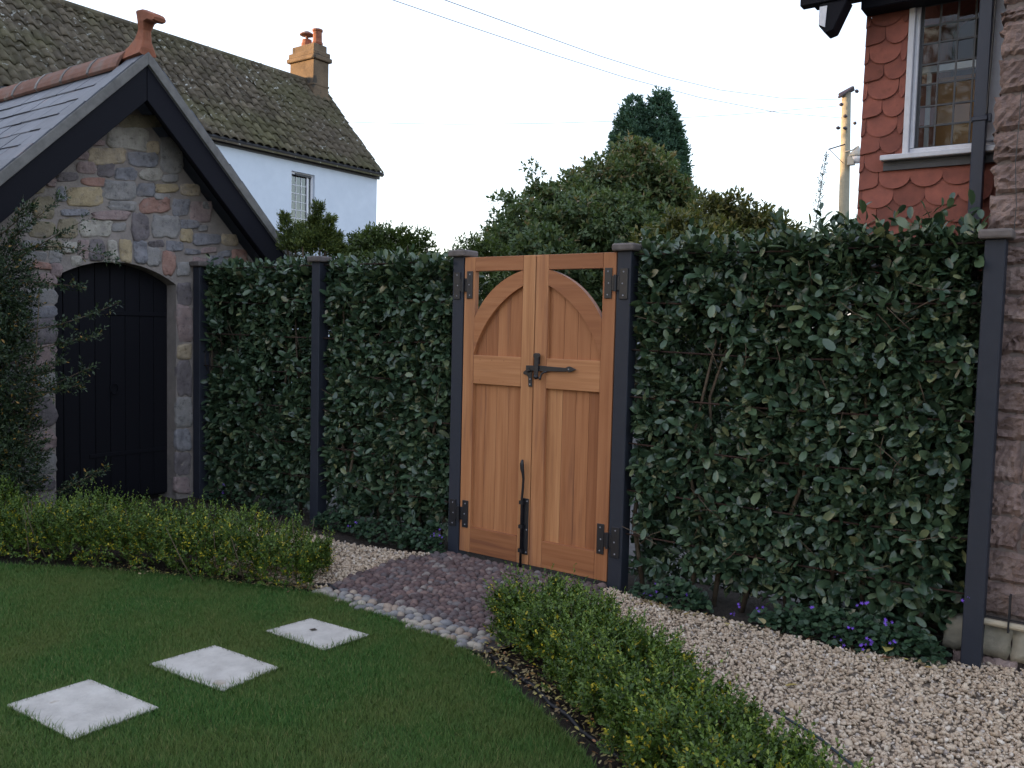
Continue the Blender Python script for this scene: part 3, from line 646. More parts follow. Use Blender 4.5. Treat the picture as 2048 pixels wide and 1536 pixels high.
# ------------------------------------------------------------------ white cottage behind
XC = -14.0; EZ = 5.74; RX, RZ = -16.2, 8.40; YE = 12.78; Y0 = -20.0  # cottage lengthened out of view to keep the low sun off the garden
ct = thing('cottage', (XC-2.2, 8, 0), 'white rendered cottage with mossy clay tiled roof and golden brown chimney', 'house')
wy0, wy1, wz0, wz1 = 9.73, 10.48, 3.75, 5.36
add('wall', join(box(XC-0.3, XC, Y0, wy0, -0.1, EZ-0.02), box(XC-0.3, XC, wy1, YE-0.06, -0.1, EZ-0.02), box(XC-0.3, XC, wy0, wy1, -0.1, wz0), box(XC-0.3, XC, wy0, wy1, wz1, EZ-0.02)), 'render', ct)
add('wall', prism([(XC-0.301, -0.1), (XC-0.301, EZ-0.05), (RX, RZ-0.1), (2*RX-XC, EZ-0.1), (2*RX-XC, -0.1)], 1, YE-0.36, YE-0.06), 'render', ct)
add('wall', join(box(2*RX-XC, 2*RX-XC+0.3, Y0, YE-0.4, -0.1, EZ-0.1), box(2*RX-XC+0.3, XC-0.31, Y0, Y0+0.3, -0.1, EZ-0.1)), 'render', ct)
fr = add('window', join(box(XC-0.14, XC-0.06, wy0, wy0+0.06, wz0, wz1), box(XC-0.14, XC-0.06, wy1-0.06, wy1, wz0, wz1), box(XC-0.14, XC-0.06, wy0+0.06, wy1-0.06, wz1-0.06, wz1), box(XC-0.14, XC-0.06, wy0+0.06, wy1-0.06, wz0, wz0+0.06), box(XC-0.13, XC-0.07, wy1-0.19, wy1-0.14, wz0+0.06, wz1-0.06)), 'white', ct, bev=0.004)
add('vent', box(XC-0.05, XC-0.03, wy0+0.16, wy1-0.08, wz1-0.085, wz1-0.03), 'gutter', fr)
gy0, gy1, gz0, gz1 = wy0+0.06, wy1-0.19, wz0+0.06, wz1-0.11
add('pane', box(XC-0.115, XC-0.108, gy0, gy1, gz0, gz1), 'glass_far', fr); add('pane', box(XC-0.115, XC-0.108, wy1-0.14, wy1-0.06, gz0, gz1), 'glass_far', fr)
bars = [box(XC-0.107, XC-0.095, gy0+(gy1-gy0)*k/3-0.008, gy0+(gy1-gy0)*k/3+0.008, gz0, gz1) for k in (1, 2)] + [box(XC-0.107, XC-0.0945, gy0, gy1, gz0+(gz1-gz0)*k/7-0.008, gz0+(gz1-gz0)*k/7+0.008) for k in range(1, 7)]
add('glazing_bars', join(*bars), 'white', fr); add('window_backing', box(XC-0.26, XC-0.24, wy0, wy1, wz0, wz1), 'room', fr)  # dark sheet closing the opening behind the panes
add('sill', box(XC, XC+0.09, wy0-0.06, wy1+0.06, wz0-0.07, wz0), 'white', fr)
add('gutter', tube([(XC+0.14, Y0, EZ-0.01), (XC+0.14, YE+0.02, EZ-0.01)], 0.055, 8), 'gutter', ct)
add('fascia', box(XC+0.002, XC+0.05, Y0, YE, EZ-0.14, EZ+0.0), 'gutter', ct)
sl = math.hypot(RX-XC-0.20, RZ-EZ-0.0); nr = 14; ga = sl/nr; pw = 0.235
ed = np.array((RX-(XC+0.20), 0, RZ-EZ))/sl; en = np.array((-ed[2], 0, ed[0])); en = -en if en[2] < 0 else en
def pantile(seed):
    g = random.Random(seed); V = []; us = np.linspace(-0.5, 0.5, 9)
    for j, (v, lift) in enumerate(((0, 0.016), (0.5, 0.006), (1.22, -0.006))):
        for u in us:
            z = 0.034*math.sin(u*2*math.pi+0.5) + 0.016
            bow = 0.035*math.cos(u*math.pi*2+0.5) if j == 0 else 0
            V.append((u*pw*1.06, v*ga-bow*0.6+g.uniform(-.003, .003), z+lift+g.uniform(-.003, .003)))
    n = len(us)
    for i in range(n): V.append((V[i][0], V[i][1]+0.003, V[i][2]-0.022))
    F = [(j*n+i, j*n+i+1, (j+1)*n+i+1, (j+1)*n+i) for j in range(2) for i in range(n-1)] + [(3*n+i, 3*n+i+1, i+1, i) for i in range(n-1)]
    return np.array(V), np.array(F)
PT = [pantile(k) for k in range(5)]; PM = [newmesh('roof_tile', v, f, 'pantile', smooth=True) for v, f in PT]
cells = []
ny = int((YE-Y0)/pw)
for r in range(nr):
    for k in range(ny): cells.append((r, k))
cen = np.array([np.array((XC+0.20, YE-(k+0.5)*pw, EZ+0.03))+ed*(r*ga) for r, k in cells])
vis, dist = in_view(cen, 0.0)
q = cen-CAM; dd = q@_F; ppx = 1024+1716*(q@_R2)/dd; ppy = 768-1716*(q@_U2)/dd
vis &= ~pip([(-900, 900), (-900, 700), (-100, 225), (0, 200), (297, 108), (590, 515), (590, 900)], ppx, ppy)
order = np.argsort(np.where(vis, dist, 1e3+dist)); rest = []
def tframe(c, j, g):
    M4 = Matrix(((0, ed[0], en[0], c[0]), (1, ed[1], en[1], c[1]), (0, ed[2], en[2], c[2]), (0, 0, 0, 1)))
    return M4 @ Matrix.Translation((0, 0, g.uniform(-0.008, 0.010))) @ Matrix.Rotation(g.gauss(0, 0.035), 4, 'Z') @ Matrix.Rotation(g.gauss(0, 0.03), 4, 'X') @ Matrix.Diagonal((-1, 1, 1, 1))
g = random.Random(5); nb = 0
sag = lambda c: 0.05*math.sin(c[1]*0.8)*math.sin((c[2]-EZ)*1.1)
for idx in order:
    c = cen[idx] + en*sag(cen[idx]); k = g.randrange(5); M4 = tframe(c, k, g)
    if nb < 300 and vis[idx]: place('roof_tile', PM[k], M4, ct); nb += 1
    else: rest.append((np.array(M4), k))
rv = np.concatenate([PT[k][0]@m[:3, :3].T+m[:3, 3] for m, k in rest]); nvt = len(PT[0][0]); rf = np.concatenate([PT[k][1]+i*nvt for i, (m, k) in enumerate(rest)])
ident(add('roof_tiles', (rv, rf), 'pantile', ct, smooth=True), kind='stuff')
add('roof', prism([(XC+0.18, EZ-0.03), (RX, RZ-0.03), (2*RX-XC-0.18, EZ-0.03), (2*RX-XC-0.18, EZ-0.09), (RX, RZ-0.12), (XC+0.18, EZ-0.09)], 1, Y0, YE-0.02), 'pantile', ct)
yy = YE
while yy > Y0:
    add('ridge_tile', tube([(RX, yy, RZ+0.0), (RX, yy-0.44, RZ+0.0)], 0.11, 10), 'pantile', ct); yy -= 0.445
cx0, cx1, cy0, cy1 = -16.82, -15.80, 12.0, 12.56
ch = add('chimney', join(box(cx0, cx1, cy0, cy1, 7.5, 8.98), box(cx0-0.07, cx1+0.07, cy0-0.07, cy1+0.07, 8.981, 9.10), box(cx0-0.03, cx1+0.03, cy0-0.03, cy1+0.03, 9.101, 9.24), box(cx0+0.04, cx1-0.04, cy0+0.04, cy1-0.04, 9.241, 9.44)), 'chimney', ct, bev=0.02)
add('flashing', join(box(cx0-0.03, cx1+0.03, cy0-0.03, cy1+0.03, 7.75, 8.02), box(cx0-0.012, cx1+0.012, cy0-0.012, cy1+0.012, 8.28, 8.32)), 'chimney', ch)
add('chimney_pot', lathe([(0.15, 0), (0.155, 0.06), (0.13, 0.10), (0.125, 0.36), (0.15, 0.38), (0.15, 0.43), (0.11, 0.43)], (-15.98, 12.28, 9.44)), 'terracotta', ch)
pt = add('chimney_pot', lathe([(0.16, 0), (0.165, 0.10), (0.14, 0.14), (0.135, 0.22), (0.12, 0.22)], (-16.42, 12.28, 9.44)), 'terracotta', ch)
add('cowl', lathe([(0.02, 0.0), (0.05, 0.16), (0.21, 0.19), (0.20, 0.22), (0.08, 0.29), (0.01, 0.31)], (-16.42, 12.28, 9.60)), 'ridge', ch)

# ------------------------------------------------------------------ tile hung house with sandstone wall
hs = thing('house', (3.6, 1.0, 0), 'red tile hung house with leaded window and rough red sandstone wall', 'house')
YR = 0.42
WX0, WX1, WZ0 = 2.09, 2.52, 2.555
add('wall', join(box(1.90, WX0, YR, YR+0.15, 1.9, 3.9), box(WX0, 4.2, YR, YR+0.15, 1.9, 2.50), box(1.90, 2.05, YR+0.151, 3.0, 1.9, 3.9)), 'clay_tile', hs)
add('wall', box(1.98, 2.56, YR+0.10, 0.9, -0.1, 1.899), 'sandstone', hs)
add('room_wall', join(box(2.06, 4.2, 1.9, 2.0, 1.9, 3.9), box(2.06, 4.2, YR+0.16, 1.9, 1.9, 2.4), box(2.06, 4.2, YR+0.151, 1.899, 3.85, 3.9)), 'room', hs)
# club tiles
def club(w, hl, left=None):
    h = w/2-0.0015; pts = [(-h, 0.155), (h, 0.155)] + [(h*math.cos(t), 0.066+0.0-(0.066)*math.sin(t)**0.9 if t not in (0, math.pi) else 0.066) for t in np.linspace(0, math.pi, 11)]
    V = []; n = len(pts)
    for dy in (0, 0.012):
        for x, z in pts: V.append((x, dy-0.016*(0.155-z)/0.155, z))
    return V, [tuple(range(n)), tuple(range(2*n-1, n-1, -1))]+[(i, (i+1) % n, n+(i+1) % n, n+i) for i in range(n)]
def square_tile(w):
    h = w/2-0.001; pts = [(-h, 0.155), (h, 0.155), (h, 0.028), (h-0.02, 0.012), (-h+0.0, 0.0)]
    V = []; n = len(pts)
    for dy in (0, 0.012):
        for x, z in pts: V.append((x, dy-0.016*(0.155-z)/0.155, z))
    return V, [tuple(range(n)), tuple(range(2*n-1, n-1, -1))]+[(i, (i+1) % n, n+(i+1) % n, n+i) for i in range(n)]
CM = newmesh('wall_tile', *club(0.158, 0.1), 'clay_tile'); bevel(CM, 0.0025)
def setn(me):
    bm = bmesh.new(); bm.from_mesh(me); bmesh.ops.recalc_face_normals(bm, faces=bm.faces); bm.to_mesh(me); bm.free()
setn(CM)
CS = newmesh('wall_tile', *square_tile(0.10), 'clay_tile'); setn(CS); bevel(CS, 0.0025)
CW = newmesh('wall_tile', *square_tile(0.178), 'clay_tile'); setn(CW); bevel(CW, 0.0025)
row = 0
for k in range(-2, 14):
    zb = 2.180+0.0972*k; x0 = 2.212+(0.079 if k % 2 else 0)
    xs = [x0+0.158*i for i in range(-3, 3)]
    for x in xs:
        if x < 1.965: continue
        wt = 0.158
        if zb > 2.44 and x+0.079 > WX0-0.001:
            wt = WX0-0.001-(x-0.079)
            if wt < 0.03: continue
            x = x-0.079+wt/2
        if x > 2.47: continue
        place('wall_tile', CM, Matrix.Translation((x+random.gauss(0, .0015), YR-0.015+random.gauss(0, .0012), zb+random.gauss(0, .002))) @ Matrix.Diagonal((wt/0.158, 1, 1, 1)) @ Matrix.Rotation(random.gauss(0, .012), 4, 'Y') @ Matrix.Rotation(random.gauss(0, .01), 4, 'Z'), hs)
    left = min(x for x in xs if x >= 1.965)-0.079
    w = left-1.872
    me = CS if w < 0.13 else CW
    place('wall_tile', me, Matrix.Translation((1.872+w/2, YR-0.016, zb)) @ Matrix.Diagonal((w/(0.10 if me is CS else 0.178), 1, 1, 1)), hs)
wn_ = add('window', join(box(WX0, WX0+0.030, YR-0.035, YR+0.08, WZ0, 3.9), box(WX0+0.0302, WX0+0.052, YR-0.012, YR+0.07, WZ0+0.03, 3.9), box(WX0+0.0302, 2.6, YR-0.010, YR+0.07, WZ0-0.0, WZ0+0.028), box(2.462, 2.60, YR-0.035, YR+0.08, WZ0+0.0285, 3.9)), 'white', hs, bev=0.003)
add('sill', prism([(YR-0.085, 2.520), (YR-0.085, 2.548), (YR-0.005, 2.562), (YR+0.02, 2.562), (YR+0.02, 2.520)], 0, 1.99, 2.57), 'white', hs, bev=0.004)
add('flashing', box(2.0, 2.57, YR-0.040, YR-0.002, 2.472, 2.518), 'lead', hs)
lx = [WX0+0.060, 2.236, 2.320, 2.402, 2.459]; lz = [2.586, 2.698, 2.803, 2.918, 3.022, 3.130, 3.222, 3.33, 3.44, 3.55]
lx[0] = 2.1535
cames = [box(x-0.0045, x+0.0045, YR+0.012, YR+0.024, lz[0]-0.005, lz[-1]) for x in lx] + [box(lx[0], lx[-1], YR+0.0115, YR+0.0245, z-0.0045, z+0.0045) for z in lz]
add('lead_came', join(*cames), 'lead', wn_)
add('casement', join(box(WX0+0.0525, lx[0]-0.0046, YR+0.005, YR+0.04, WZ0+0.03, 3.9), box(WX0+0.0525, 2.461, YR+0.0045, YR+0.041, WZ0+0.0285, lz[0]-0.0051)), 'lead', wn_)
for i in range(4):
    for j in range(9):
        x0, x1, z0, z1 = lx[i]+0.0046, lx[i+1]-0.0046, lz[j]+0.0046, lz[j+1]-0.0046; a, b = random.gauss(0, .003), random.gauss(0, .003)
        V = [(x0, YR+0.017+a, z0), (x1, YR+0.017+b, z0), (x1, YR+0.017-a, z1), (x0, YR+0.017-b, z1)]
        add('pane', (V, [(0, 1, 2, 3)]), 'glass', wn_)
add('inner_bars', join(box(2.07, 2.56, 0.62, 0.65, 3.03, 3.065), box(2.15, 2.17, 0.62, 0.649, 2.5, 3.029)), 'white', wn_)  # white bars standing behind the leaded panes
ident(add('board', box(2.19, 2.62, 0.72, 0.74, 2.42, 3.02), 'orange_board', bev=0.004), 'orange brown wooden board standing behind the leaded window glass', 'board')
dp = add('downpipe', box(2.433, 2.493, 0.30, 0.355, 1.0, 3.9), 'navy', hs, bev=0.004)
add('pipe_clip', join(box(2.427, 2.499, 0.294, 0.361, 2.668, 2.69), box(2.499, 2.515, 0.30, 0.33, 2.66, 2.70)), 'navy', dp, bev=0.003)
add('cable', tube([(2.502, 0.30, 3.6), (2.506, 0.29, 3.2), (2.500, 0.285, 2.9), (2.495, 0.285, 2.70)], 0.004, 6), 'rubber', dp)
# eaves with hanging bracket
add('eaves_board', join(box(1.60, 1.87, 0.10, 0.16, 3.33, 3.50), box(1.60, 4.2, 0.1601, 0.40, 3.40, 3.44)), 'barge', hs, bev=0.004)
add('eaves_board', box(1.871, 2.42, 0.27, 0.40, 3.315, 3.399), 'barge', hs, bev=0.004)
br = add('bracket', prism([(1.70, 3.329), (1.70, 3.215), (1.735, 3.17), (1.775, 3.18), (1.845, 3.329)], 1, 0.11, 0.22), 'barge', hs, bev=0.004)
add('bracket_end', prism([(1.704, 3.31), (1.704, 3.218), (1.735, 3.20), (1.742, 3.31)], 1, 0.104, 0.109), 'white', br)
add('roof', prism([(1.885, 3.60), (4.3, 5.4), (4.3, 5.3), (1.885, 3.50)], 1, 0.45, 6), 'clay_tile', hs)
# rough sandstone wall, block by block
add('wall', join(box(2.575, 6.5, 0.118, 0.50, 0.24, 4.2), box(2.60, 6.5, 0.12, 0.5, -0.1, 0.239)), 'house_mortar', hs)
def rock(x0, x1, z0, z1, y, amp, seed, nx=16, nz=9, d=0.09):
    g = np.random.default_rng(seed); V = []
    P = np.array([(i/(nx-1), 0, j/(nz-1)) for j in range(nz) for i in range(nx)]); W = P*np.array((x1-x0, 1, z1-z0))
    W[:, 2] *= 1.8; h = vnoise(W+seed, seed, 12)*0.5+np.abs(vnoise(W+seed, seed+1, 34)-0.5)*0.9+g.normal(0, 0.20, len(P)); W[:, 2] /= 1.8
    ed_ = np.minimum(np.minimum(P[:, 0], 1-P[:, 0])*(x1-x0), np.minimum(P[:, 2], 1-P[:, 2])*(z1-z0)); k = np.clip(ed_/0.014, 0, 1)**0.5
    tl, tr, bb_ = g.normal(0, 0.006, 3); lean = g.normal(0, 0.010)
    for (u, _, v), hh, kk in zip(P, h, k):
        V.append((x0+u*(x1-x0)+lean*(v-0.5)+(g.normal(0, .005) if kk < .1 else 0), y+0.014-kk*(0.008+amp*hh), z0+v*(z1-z0)+(tl*(1-u)+tr*u)*v+bb_*(u-.5)*(1-v)*1.2+(g.normal(0, .005) if kk < .1 else 0)))
    F = [(j*nx+i, j*nx+i+1, (j+1)*nx+i+1, (j+1)*nx+i) for j in range(nz-1) for i in range(nx-1)]
    rim = [i for i in range(nx)]+[j*nx+nx-1 for j in range(1, nz)]+[(nz-1)*nx+i for i in range(nx-2, -1, -1)]+[j*nx for j in range(nz-2, 0, -1)]
    o = len(V)
    for r in rim: V.append((V[r][0], y+d, V[r][2]))
    m = len(rim); F += [(rim[i], o+i, o+(i+1) % m, rim[(i+1) % m]) for i in range(m)]
    return V, F
zs = [0.235, 0.40, 0.565, 0.73, 0.888, 1.092, 1.223, 1.355, 1.505, 1.655, 1.79, 1.930, 2.035, 2.10, 2.265, 2.42, 2.562, 2.738, 2.912, 3.075, 3.15, 3.33, 3.5, 3.68, 3.85, 4.05]
for j in range(len(zs)-1):
    x = 2.552+random.uniform(-0.010, 0.012); first = True
    while x < 4.4:
        w = random.uniform(0.20, 0.34) if first else random.uniform(0.22, 0.5)
        h = zs[j+1]-zs[j]; sp = (j+int(first)) % 4 == 0 and h > 0.14 and not first
        add('stone', rock(x+0.006, x+w-0.006, zs[j]+0.004, zs[j+1]-0.004, 0.10, 0.026, 900+j*37+int(x*100)), 'sandstone', hs, smooth=False)
        x += w; first = False
x = 2.465
for w in (0.30, 0.55, 0.5, 0.6, 0.7):
    add('plinth_stone', rock(x, x+w-0.01, 0.035, 0.195, 0.075, 0.03, int(x*77), nz=5), 'plinth', hs, smooth=True)
    add('plinth_stone', rock(x+0.05, x+w+0.03, -0.09, 0.028, 0.07, 0.03, int(x*91), nz=4), 'sandstone', hs, smooth=True); x += w
pp = add('conduit', tube([(2.60, 0.055, 0.212), (3.0, 0.055, 0.210), (4.4, 0.055, 0.206)], 0.017, 10), 'pipe', hs)
add('conduit_clip', join(box(2.742, 2.750, 0.033, 0.08, 0.18, 0.36), box(2.60, 4.2, 0.05, 0.056, 0.236, 0.242)), 'rubber', pp)
add('garden_wire', tube([(2.665, 0.045, 2.72), (2.658, 0.04, 2.4), (2.672, 0.042, 2.2), (2.668, 0.045, 2.05)], 0.0018, 5), 'cable', hs)

# ================================================================== FENCE
def post(parent, x0, x1, ztop, yb=0.10):
    p = add('post', box(x0, x1, 0.0, yb, -0.25, ztop), 'post', parent, bev=0.004)
    cx = (x0+x1)/2; hw = (x1-x0)/2+0.028
    o = add('post_cap', prism([(cx-hw, -0.03), (cx+hw, -0.03), (cx+hw, yb+0.03), (cx-hw, yb+0.03)], 2, ztop, ztop+0.046), 'cap', p, bev=0.012, seg=2)
    return p
fl = thing('fence', (-2.1, 0.05, 0), 'slate blue square posts with stone caps and rusty rods left of the wooden gate', 'fence', 'runs of post and rod fence')
fr_ = thing('fence', (1.6, 0.05, 0), 'slate blue square posts with stone caps and rusty rods right of the wooden gate', 'fence', 'runs of post and rod fence')
for a, b in ((-3.70, -3.60), (-2.133, -2.042), (-0.690, -0.595)): post(fl, a, b, 2.055)
post(fr_, 0.595, 0.690, 2.052); post(fr_, 2.556, 2.644, 2.045)
RODS = [2.035, 1.745, 1.46, 1.175, 0.89, 0.60, 0.33]
for z in RODS:
    for par, a, b in ((fl, -3.60, -2.133), (fl, -2.042, -0.69), (fr_, 0.69, 2.556)):
        d = random.uniform(-.012, .012); m = (a+b)/2
        add('rod', tube([(a, 0.045, z), ((a+m)/2, 0.045, z-0.004+d*.5), (m, 0.045, z-0.008+d), ((b+m)/2, 0.045, z-0.004), (b, 0.045, z)], 0.0055, 6), 'rust', par, smooth=True)

# ================================================================== GATE
def arcpts(r, zc, x0, x1, n=14, a=None):
    return [(x, zc+math.sqrt(max(0, 1-(x/(a or r))**2))*r) for x in np.linspace(x0, x1, n)]
SCREW = newmesh('screw', *lathe([(0.0055, 0), (0.005, 0.0015), (0.002, 0.003)], (0, 0, 0), 8), 'screw')
def screw(x, y, z, parent): return place('screw', SCREW, Matrix.Translation((x, y, z)) @ Matrix.Rotation(math.pi/2, 4, 'X'), parent)
YG = 0.004
def gate(sg, label):
    g = thing('gate_leaf', (0.3*sg, 0.03, 0.02), label, 'gate', 'leaves of the arched wooden double gate')
    X = lambda a, b: (min(a*sg, b*sg), max(a*sg, b*sg))
    def bx(name, xa, xb, z0, z1, mat, y0=YG, y1=YG+0.045, bev=0.003): return add(name, box(*X(xa, xb), y0, y1, z0, z1), mat, g, bev=bev)
    bx('stile', 0.497, 0.588, 0.016, 2.048, 'wood_v'); bx('stile', 0.003, 0.099, 0.016, 2.048, 'wood_v', YG+0.0004, YG+0.0454)
    bx('rail', 0.0995, 0.4965, 1.953, 2.0478, 'wood_h'); bx('rail', 0.0995, 0.4965, 1.190, 1.384, 'wood_h', YG+0.0008); bx('rail', 0.0995, 0.4965, 0.017, 0.192, 'wood_h', YG+0.0008)
    out = [(x, 1.372+math.sqrt(0.595**2-(x+0.035)**2)) for x in np.linspace(0.4965, 0.0995, 14)]
    inn = [(x, 1.176+math.sqrt(max(0, 0.745**2-(x+0.215)**2))) for x in np.linspace(0.0995, 0.4955, 16)]
    poly = [(x*sg, z) for x, z in [(0.4965, 1.390)]+out+inn]
    add('arched_brace', prism(poly, 1, YG+0.0012, YG+0.043), 'wood_h', g, bev=0.002)
    e = [0.098, 0.212, 0.313, 0.410, 0.4985]
    mid = lambda x: 1.274+0.02*(x < 0.4)+math.sqrt(max(0.0, 0.662**2-(x+0.125)**2))
    for a, b in zip(e[:-1], e[1:]):
        a_, b_ = a+0.0008, b-0.0008
        tops = [(x*sg, max(1.39, mid(x))) for x in np.linspace(b_, a_, 5)]
        add('board', prism([(a_*sg, 1.375), (b_*sg, 1.375)]+tops, 1, YG+0.030, YG+0.0445), 'wood_v', g, bev=0.0012)
        add('board', box(*X(a_, b_), YG+0.030, YG+0.0445, 0.18, 1.20), 'wood_v', g, bev=0.0012)
    for z0, z1 in ((1.768, 1.954), (0.185, 0.375)):
        zm = (z0+z1)/2
        hg = add('hinge', join(box(*X(0.513, 0.563), YG-0.008, YG-0.0005, z0, z1), box(*X(0.618, 0.674), -0.008, -0.0005, z0-0.004, z1-0.004), box(*X(0.5632, 0.586), YG-0.0075, YG-0.001, zm-0.045, zm+0.045), box(*X(0.597, 0.6178), -0.0075, -0.001, zm-0.045, zm+0.04)), 'iron', g, bev=0.002)
        add('hinge_pin', tube([(0.591*sg, -0.012, zm-0.05), (0.591*sg, -0.012, zm+0.05)], 0.010, 10), 'iron', hg, smooth=False)
        for zz, dx in ((z0+0.022, 0), (zm, 0.006), (z1-0.022, 0)):
            screw((0.536+dx)*sg, YG-0.008, zz, hg); screw((0.645-dx)*sg, -0.008, zz-0.004, hg)
    return g
gl = gate(-1, 'left leaf of the wooden double gate, with the black drop bolt')
gr = gate(1, 'right leaf of the wooden double gate, with the long black latch bar')
for i, x in enumerate((-0.44, -0.34, -0.24, -0.15)):
    for z in (1.355, 1.215): add('peg', lathe([(0.005, 0), (0.004, 0.001)], (0, 0, 0), 6), 'wood_v', gl).matrix_local = Matrix.Translation(Vector((x, YG+0.0006, z))-Vector(WL[gl.name])) @ Matrix.Rotation(math.pi/2, 4, 'X')
# latch bar, guide and thumb hook on the right leaf; keep on the left leaf
bar = [(-0.046, 1.334), (0.05, 1.337), (0.255, 1.331), (0.268, 1.337), (0.284, 1.342), (0.298, 1.338), (0.335, 1.323), (0.298, 1.308), (0.284, 1.304), (0.268, 1.309), (0.255, 1.306), (0.05, 1.300), (-0.046, 1.303)]
lt = add('latch', prism(bar, 1, YG-0.020, YG-0.011), 'iron', gr, bev=0.002)
add('latch_boss', lathe([(0.012, 0), (0.012, 0.012), (0.006, 0.016)], (0, 0, 0), 10), 'iron', lt).matrix_local = Matrix.Translation(Vector((0.284, YG-0.008, 1.323))-Vector(WL[lt.name])) @ Matrix.Rotation(math.pi/2, 4, 'X')
screw(0.284, YG-0.0245, 1.323, lt)
add('latch_guide', join(prism([(0.024, 1.27), (0.056, 1.27), (0.056, 1.385), (0.068, 1.392), (0.069, 1.408), (0.06, 1.417), (0.026, 1.417), (0.016, 1.408), (0.017, 1.392), (0.024, 1.385)], 1, YG-0.032, YG-0.0215), box(0.026, 0.054, YG-0.0214, YG, 1.345, 1.41)), 'iron', lt, bev=0.003)
add('latch_guide', tube([(0.028, YG-0.018, 1.266), (0.038, YG-0.028, 1.262), (0.05, YG-0.018, 1.268)], [0.014, 0.017, 0.014], 8), 'iron', lt, smooth=True)
add('thumb_hook', tube([(0.118, YG-0.016, 1.302), (0.098, YG-0.022, 1.296), (0.082, YG-0.026, 1.283), (0.076, YG-0.028, 1.267), (0.074, YG-0.032, 1.256), (0.071, YG-0.034, 1.249)], [0.006, 0.007, 0.006, 0.005, 0.009, 0.008], 8), 'iron', lt, smooth=True)
kp = add('latch_keep', join(prism([(-0.030, 1.195), (-0.002, 1.196), (-0.006, 1.262), (-0.004, 1.298), (-0.016, 1.318), (-0.044, 1.313), (-0.074, 1.288), (-0.072, 1.276), (-0.058, 1.272), (-0.042, 1.270), (-0.034, 1.255)], 1, YG-0.010, YG-0.0005), prism([(-0.010, 1.300), (-0.018, 1.322), (-0.044, 1.314), (-0.036, 1.288)], 1, YG-0.026, YG-0.0101)), 'iron', gl, bev=0.002)
for z in (1.212, 1.245): screw(-0.017, YG-0.011, z, kp)
# drop bolt
bl = add('drop_bolt', tube([(-0.050, YG-0.020, -0.006), (-0.050, YG-0.020, 0.46), (-0.043, YG-0.022, 0.53), (-0.038, YG-0.026, 0.59), (-0.040, YG-0.030, 0.625), (-0.046, YG-0.032, 0.655), (-0.048, YG-0.033, 0.69), (-0.044, YG-0.034, 0.715)], [0.0085, 0.0085, 0.0085, 0.0085, 0.010, 0.0135, 0.0135, 0.007], 10), 'iron', gl, smooth=True)
add('bolt_plate', box(-0.060, -0.006, YG-0.006, YG-0.0005, 0.082, 0.457), 'iron', bl, bev=0.002)
for z in (0.11, 0.27, 0.43): add('bolt_staple', join(box(-0.064, -0.036, YG-0.033, YG-0.030, z-0.012, z+0.012), box(-0.066, -0.0635, YG-0.033, YG-0.006, z-0.012, z+0.012), box(-0.0365, -0.034, YG-0.0295, YG-0.006, z-0.012, z+0.012)), 'iron', bl)
for z in (0.10, 0.25, 0.44): screw(-0.018, YG-0.006, z, bl)

